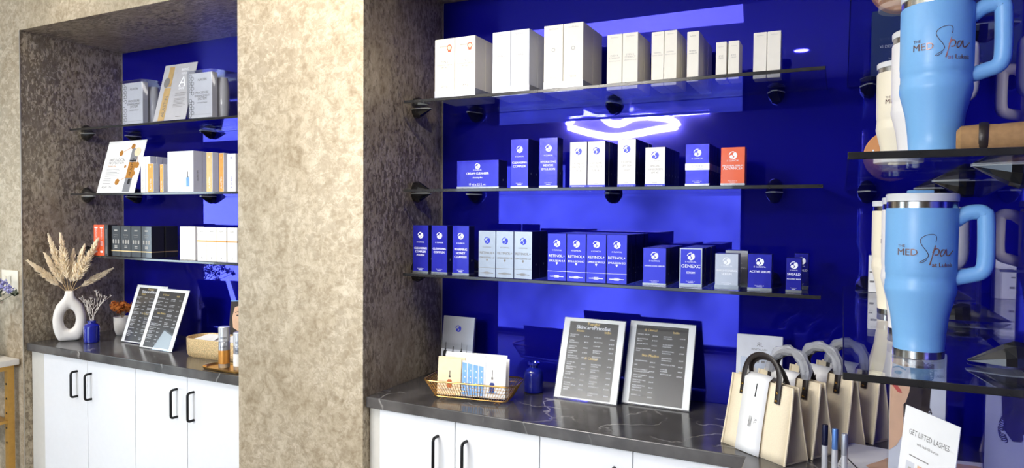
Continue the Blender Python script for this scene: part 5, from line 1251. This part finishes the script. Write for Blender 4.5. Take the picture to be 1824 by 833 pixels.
def oval(hx, hy, r, prof, b, mi=0):
    base = rrect(1, 1, 0.5, 6); vs = []; fs = []; n = 28
    for (k, z) in prof:
        for x, y in rrect(hx*k, hy*k, r*k, 6): vs.append((x, y, z))
    for i in range(len(prof)-1):
        for k in range(n): fs.append((i*n+k, i*n+(k+1) % n, (i+1)*n+(k+1) % n, (i+1)*n+k))
    fs.append(list(range(n))[::-1]); fs.append([(len(prof)-1)*n+k for k in range(n)]); b.add(vs, fs, mi, True)
t = thing('wicker_basket', 'oblong gilded wicker basket with rounded ends before the left price lists', 'basket', (-2.60, 2.215, TZ+0.0004), R(2))
b = MB(); oval(0.195, 0.08, 0.075, [(0.90,0.0),(0.965,0.008),(0.99,0.03),(1.0,0.085),(0.995,0.089),(0.965,0.089),(0.955,0.08),(0.95,0.03),(0.9,0.02)], b); b.build('basket', M['wicker'], t)
for k, (x, y, w_, d_, h_, rz, lb) in enumerate([(-0.085,0.0,0.15,0.09,0.068,0.05,'white folded paper pouch at the left end inside the gilded wicker basket'),(0.075,0.0,0.14,0.085,0.074,-0.08,'white folded paper pouch in the middle of the gilded wicker basket')]):
    b = MB(); b.bbox(-w_/2, w_/2, -d_/2, d_/2, 0, h_-0.012, 0.006, 2); b.add([(-w_/2*0.9,-d_/2,h_-0.012),(w_/2*0.9,-d_/2,h_-0.012),(w_/2*0.7,d_/2*0.6,h_+0.008),(-w_/2*0.5,d_/2*0.6,h_+0.004)], [(0,1,2,3)])
    a = R(2); px, py = -2.60+x*math.cos(a)-y*math.sin(a), 2.215+x*math.sin(a)+y*math.cos(a)
    o = b.build('paper_pouch', M['paper'], None, (px, py, TZ+0.0212), a+rz*0.3); tag(o, lb, 'pouch', 'white pouches in the wicker basket')
t = thing('gold_tray', 'flat polished gold tray under two serum bottles beside the pillar', 'tray', (-2.365, 2.052, TZ+0.0004))
b = MB(); oval(0.13, 0.06, 0.045, [(0.9,0.0),(0.95,0.002),(1.0,0.010),(0.985,0.0108),(0.93,0.0035),(0.9,0.003)], b); b.build('tray', M['goldwire'], t)
def serum(x, y, H, label, amber):
    t = thing('serum_bottle', label, 'bottle', (x, y, TZ+0.0040), 0, 'serum bottles on the gold tray')
    b = MB(); b.lathe([(0.0001,0.0),(0.0225,0.0),(0.0235,0.002),(0.0235,H*0.62),(0.021,H*0.64)], 28); b.build('bottle', M['silverp'], t)
    b = MB(); b.lathe([(0.0238,H*0.1),(0.0239,H*0.11),(0.0239,H*0.42),(0.0238,H*0.43)], 28); b.build('amber_window' if amber else 'label_wrap', M['amber' if amber else 'white'], t)
    b = MB(); b.lathe([(0.022,H*0.642),(0.0235,H*0.65),(0.0235,H*0.985),(0.0215,H),(0.0001,H)], 28); b.build('cap', M['satinw'], t)
    b = MB(); b.text('ISDIN', 0, H*0.5, width=0.026, y=0); b.text('ISDIN', 0, H*0.72, width=0.026, y=0); b.rect(-0.012, 0.012, H*0.46, H*0.475, 0)
    b.bend(lambda p: (0.0241*math.cos(-PI/2+p[0]/0.0241+0.75), 0.0241*math.sin(-PI/2+p[0]/0.0241+0.75), p[2])).build('label_text', M['inkblack'], t)
serum(-2.405, 2.055, 0.178, 'silver pump bottle with an amber window on the gold tray', True)
serum(-2.318, 2.058, 0.160, 'white pump bottle beside the plaster pillar on the gold tray', False)
t = thing('portrait_card', 'upright card with a smiling dark-haired woman behind the serum bottles', 'card', (-2.622, 2.345, TZ+0.001), R(10))
X = Matrix.Rotation(-R(8), 4, 'X'); w, h = 0.175, 0.245
b = MB(); b.box(-w/2, w/2, 0, 0.002, 0, h); b.xf(X).build('card', M['printblue'], t)
b = MB(); b.poly([(-w*0.5,h*0.2),(-w*0.5,h*0.97),(-w*0.1,h*0.99),(w*0.45,h*0.99),(w*0.45,h*0.1)], -0.0004); b.xf(X).build('printed_hair', M['hair'], t)
b = MB(); b.poly([(-w*0.36,h*0.45),(-w*0.42,h*0.66),(-w*0.36,h*0.86),(-w*0.05,h*0.94),(w*0.25,h*0.86),(w*0.28,h*0.6),(w*0.12,h*0.42),(-w*0.1,h*0.36)], -0.0008); b.poly([(-w*0.2,0),(w*0.2,0),(w*0.12,h*0.45),(-w*0.12,h*0.45)], -0.0007); b.xf(X).build('printed_face', M['skin'], t)
b = MB(); b.stroke([(-w*0.33,h*0.75),(-w*0.23,h*0.78),(-w*0.12,h*0.75)], 0.003, -0.0012); b.stroke([(w*0.04,h*0.75),(w*0.14,h*0.78),(w*0.24,h*0.75)], 0.003, -0.0012); b.ell(-w*0.22, h*0.70, w*0.07, h*0.014, -0.0012); b.ell(w*0.14, h*0.70, w*0.07, h*0.014, -0.0012); b.xf(X).build('printed_eyes', M['hair'], t)
b = MB(); b.poly([(-w*0.18,h*0.5),(-w*0.05,h*0.515),(w*0.1,h*0.5),(-w*0.04,h*0.47)], -0.0012); b.xf(X).build('printed_lips', M['lip'], t)

# ------------------------------------------------------------------ far left: console table, flowers, switch
t = thing('console_table', 'gold steel console table with white top at the left edge', 'table', (-4.035, 1.785, 0))
b = MB(); b.bbox(-0.45, 0.27, -0.165, 0.165, 0.815, 0.845, 0.003, 2); b.build('table_top', M['consoletop'], t)
b = MB(); b.box(-0.43, 0.25, -0.15, 0.15, 0.79, 0.8145); b.build('apron', M['consoleleg'], t)
for sx in (-0.43, 0.22):
    for sy in (-0.15, 0.12):
        b = MB(); b.box(sx, sx+0.03, sy, sy+0.003, 0, 0.79); b.box(sx if sx < 0 else sx+0.027, sx+0.003 if sx < 0 else sx+0.03, sy+0.003, sy+0.03, 0, 0.79); lg = b.build('leg', M['consoleleg'], t)
        b = MB()
        for k in range(5): b.lathe([(0.0001,0.0008),(0.006,0.0006),(0.0062,0)], 10); 
        o2 = MB()
        for k in range(5):
            q = MB(); q.lathe([(0.0001,0.001),(0.0055,0.0009),(0.006,0)], 10); q.xf(Matrix.Translation((sx+0.015, sy-0.0002, 0.72-0.075*k)) @ Matrix.Rotation(PI/2, 4, 'X')); o2.add(q.v, q.f, 0)
        o2.build('bolt_holes', M['black'], lg)
b = MB(); b.box(-0.42, 0.245, -0.14, 0.14, 0.52, 0.535); b.build('lower_shelf', M['consoleleg'], t)
t = thing('switch_plate', 'ivory wall switch plate behind the lavender flowers', 'switch', (-3.85, YF-0.0005, 1.232))
b = MB(); b.bbox(-0.075, 0.072, -0.007, 0, -0.062, 0.062, 0.003, 2); b.build('plate', M['switch'], t)
for x in (-0.045, 0.0):
    b = MB(); b.bbox(x-0.016, x+0.016, -0.011, -0.0072, -0.034, 0.034, 0.002, 1); b.build('rocker', M['switch'], t)
t = thing('vase', 'tall slim vase on the console table holding mixed dried flowers', 'vase', (-3.93, 1.85, 0.8455))
b = MB(); b.lathe([(0.0001,0),(0.05,0),(0.058,0.01),(0.055,0.1),(0.036,0.18),(0.038,0.22),(0.034,0.221),(0.03,0.2)], 28); b.build('vase', M['ceramic'], t)
t = thing('flower_bouquet', 'bouquet of lavender and cream flowers at the left edge', 'flowers', (-3.93, 1.85, 1.05))
rnd = random.Random(9)
def blob(b, c, r, n, s):
    for j in range(n):
        v = Vector((rnd.gauss(0,1), rnd.gauss(0,1), rnd.gauss(0,1))).normalized()*r*rnd.uniform(0.4,1); p = Vector(c)+v
        u = Vector((rnd.gauss(0,1), rnd.gauss(0,1), rnd.gauss(0,1))).normalized(); w_ = v.cross(u); w_ = w_.normalized() if w_.length > 1e-4 else Vector((1,0,0))
        b.add([p-u*s, p+w_*s*0.6, p+u*s, p-w_*s*0.6], [(0,1,2,3)])
for k, (x, z, m, r) in enumerate([(0.10,0.235,'whitepetal',0.03),(0.07,0.21,'whitepetal',0.028),(0.13,0.20,'lav',0.03),(0.19,0.185,'lav',0.028),(0.23,0.165,'lav',0.024),(0.09,0.16,'lav',0.03),(0.14,0.145,'leafg',0.032),(0.05,0.13,'leafg',0.04),(0.15,0.10,'whitepetal',0.018),(0.02,0.2,'leafg',0.04),(0.27,0.15,'leafg',0.015)]):
    b = MB(); b.tube([(0,0,-0.02),(x*0.6,0,z*0.6),(x*1.22,0.0,z)], 0.0016, 5); st = b.build('stem', M['leafg'], t)
    b = MB(); blob(b, (x*1.22, 0, z), r, 45, 0.009); b.build('flower_head' if m != 'leafg' else 'leaf_cluster', M[m], st)
# ------------------------------------------------------------------ camera and view
f, ya, pi_, ro = 1194.37, R(26.2156), R(1.63168), R(0.45391)
rt = Vector((math.cos(ya), math.sin(ya), 0)); f0 = Vector((-math.sin(ya), math.cos(ya), 0)); u0 = Vector((0,0,1))
fw = f0*math.cos(pi_)-u0*math.sin(pi_); up = u0*math.cos(pi_)+f0*math.sin(pi_)
r2 = rt*math.cos(ro)+up*math.sin(ro); u2 = up*math.cos(ro)-rt*math.sin(ro)
cam = bpy.data.cameras.new('camera'); cam.sensor_width = 36; cam.sensor_fit = 'HORIZONTAL'; cam.lens = f*36/1824; cam.clip_start = 0.02
co = bpy.data.objects.new('camera', cam); COL.objects.link(co)
mw = Matrix.Identity(4)
for i in range(3): mw[i][0] = r2[i]; mw[i][1] = u2[i]; mw[i][2] = -fw[i]
mw[0][3], mw[1][3], mw[2][3] = 0, 0, 1.60
co.matrix_world = mw; SC.camera = co
wd = bpy.data.worlds.new('world'); SC.world = wd; wd.use_nodes = True
wd.node_tree.nodes['Background'].inputs[0].default_value = (0.75,0.85,1,1); wd.node_tree.nodes['Background'].inputs[1].default_value = 1.0
area(-1.7, 0.55, 3.05, -1.6, 2.3, 1.0, 24, 2.2, 0.5, (1,0.96,0.90))  # added unseen ceiling light for the shelf fronts, no fixture modelled
SC.view_settings.view_transform = 'Standard'; SC.view_settings.look = 'None'; SC.view_settings.exposure = 0.0; SC.view_settings.gamma = 1.0
SC.view_settings.use_curve_mapping = False
SC.cycles.use_denoising = True; SC.cycles.max_bounces = 12; SC.cycles.transparent_max_bounces = 32; SC.cycles.sample_clamp_indirect = 6; SC.cycles.caustics_refractive = True
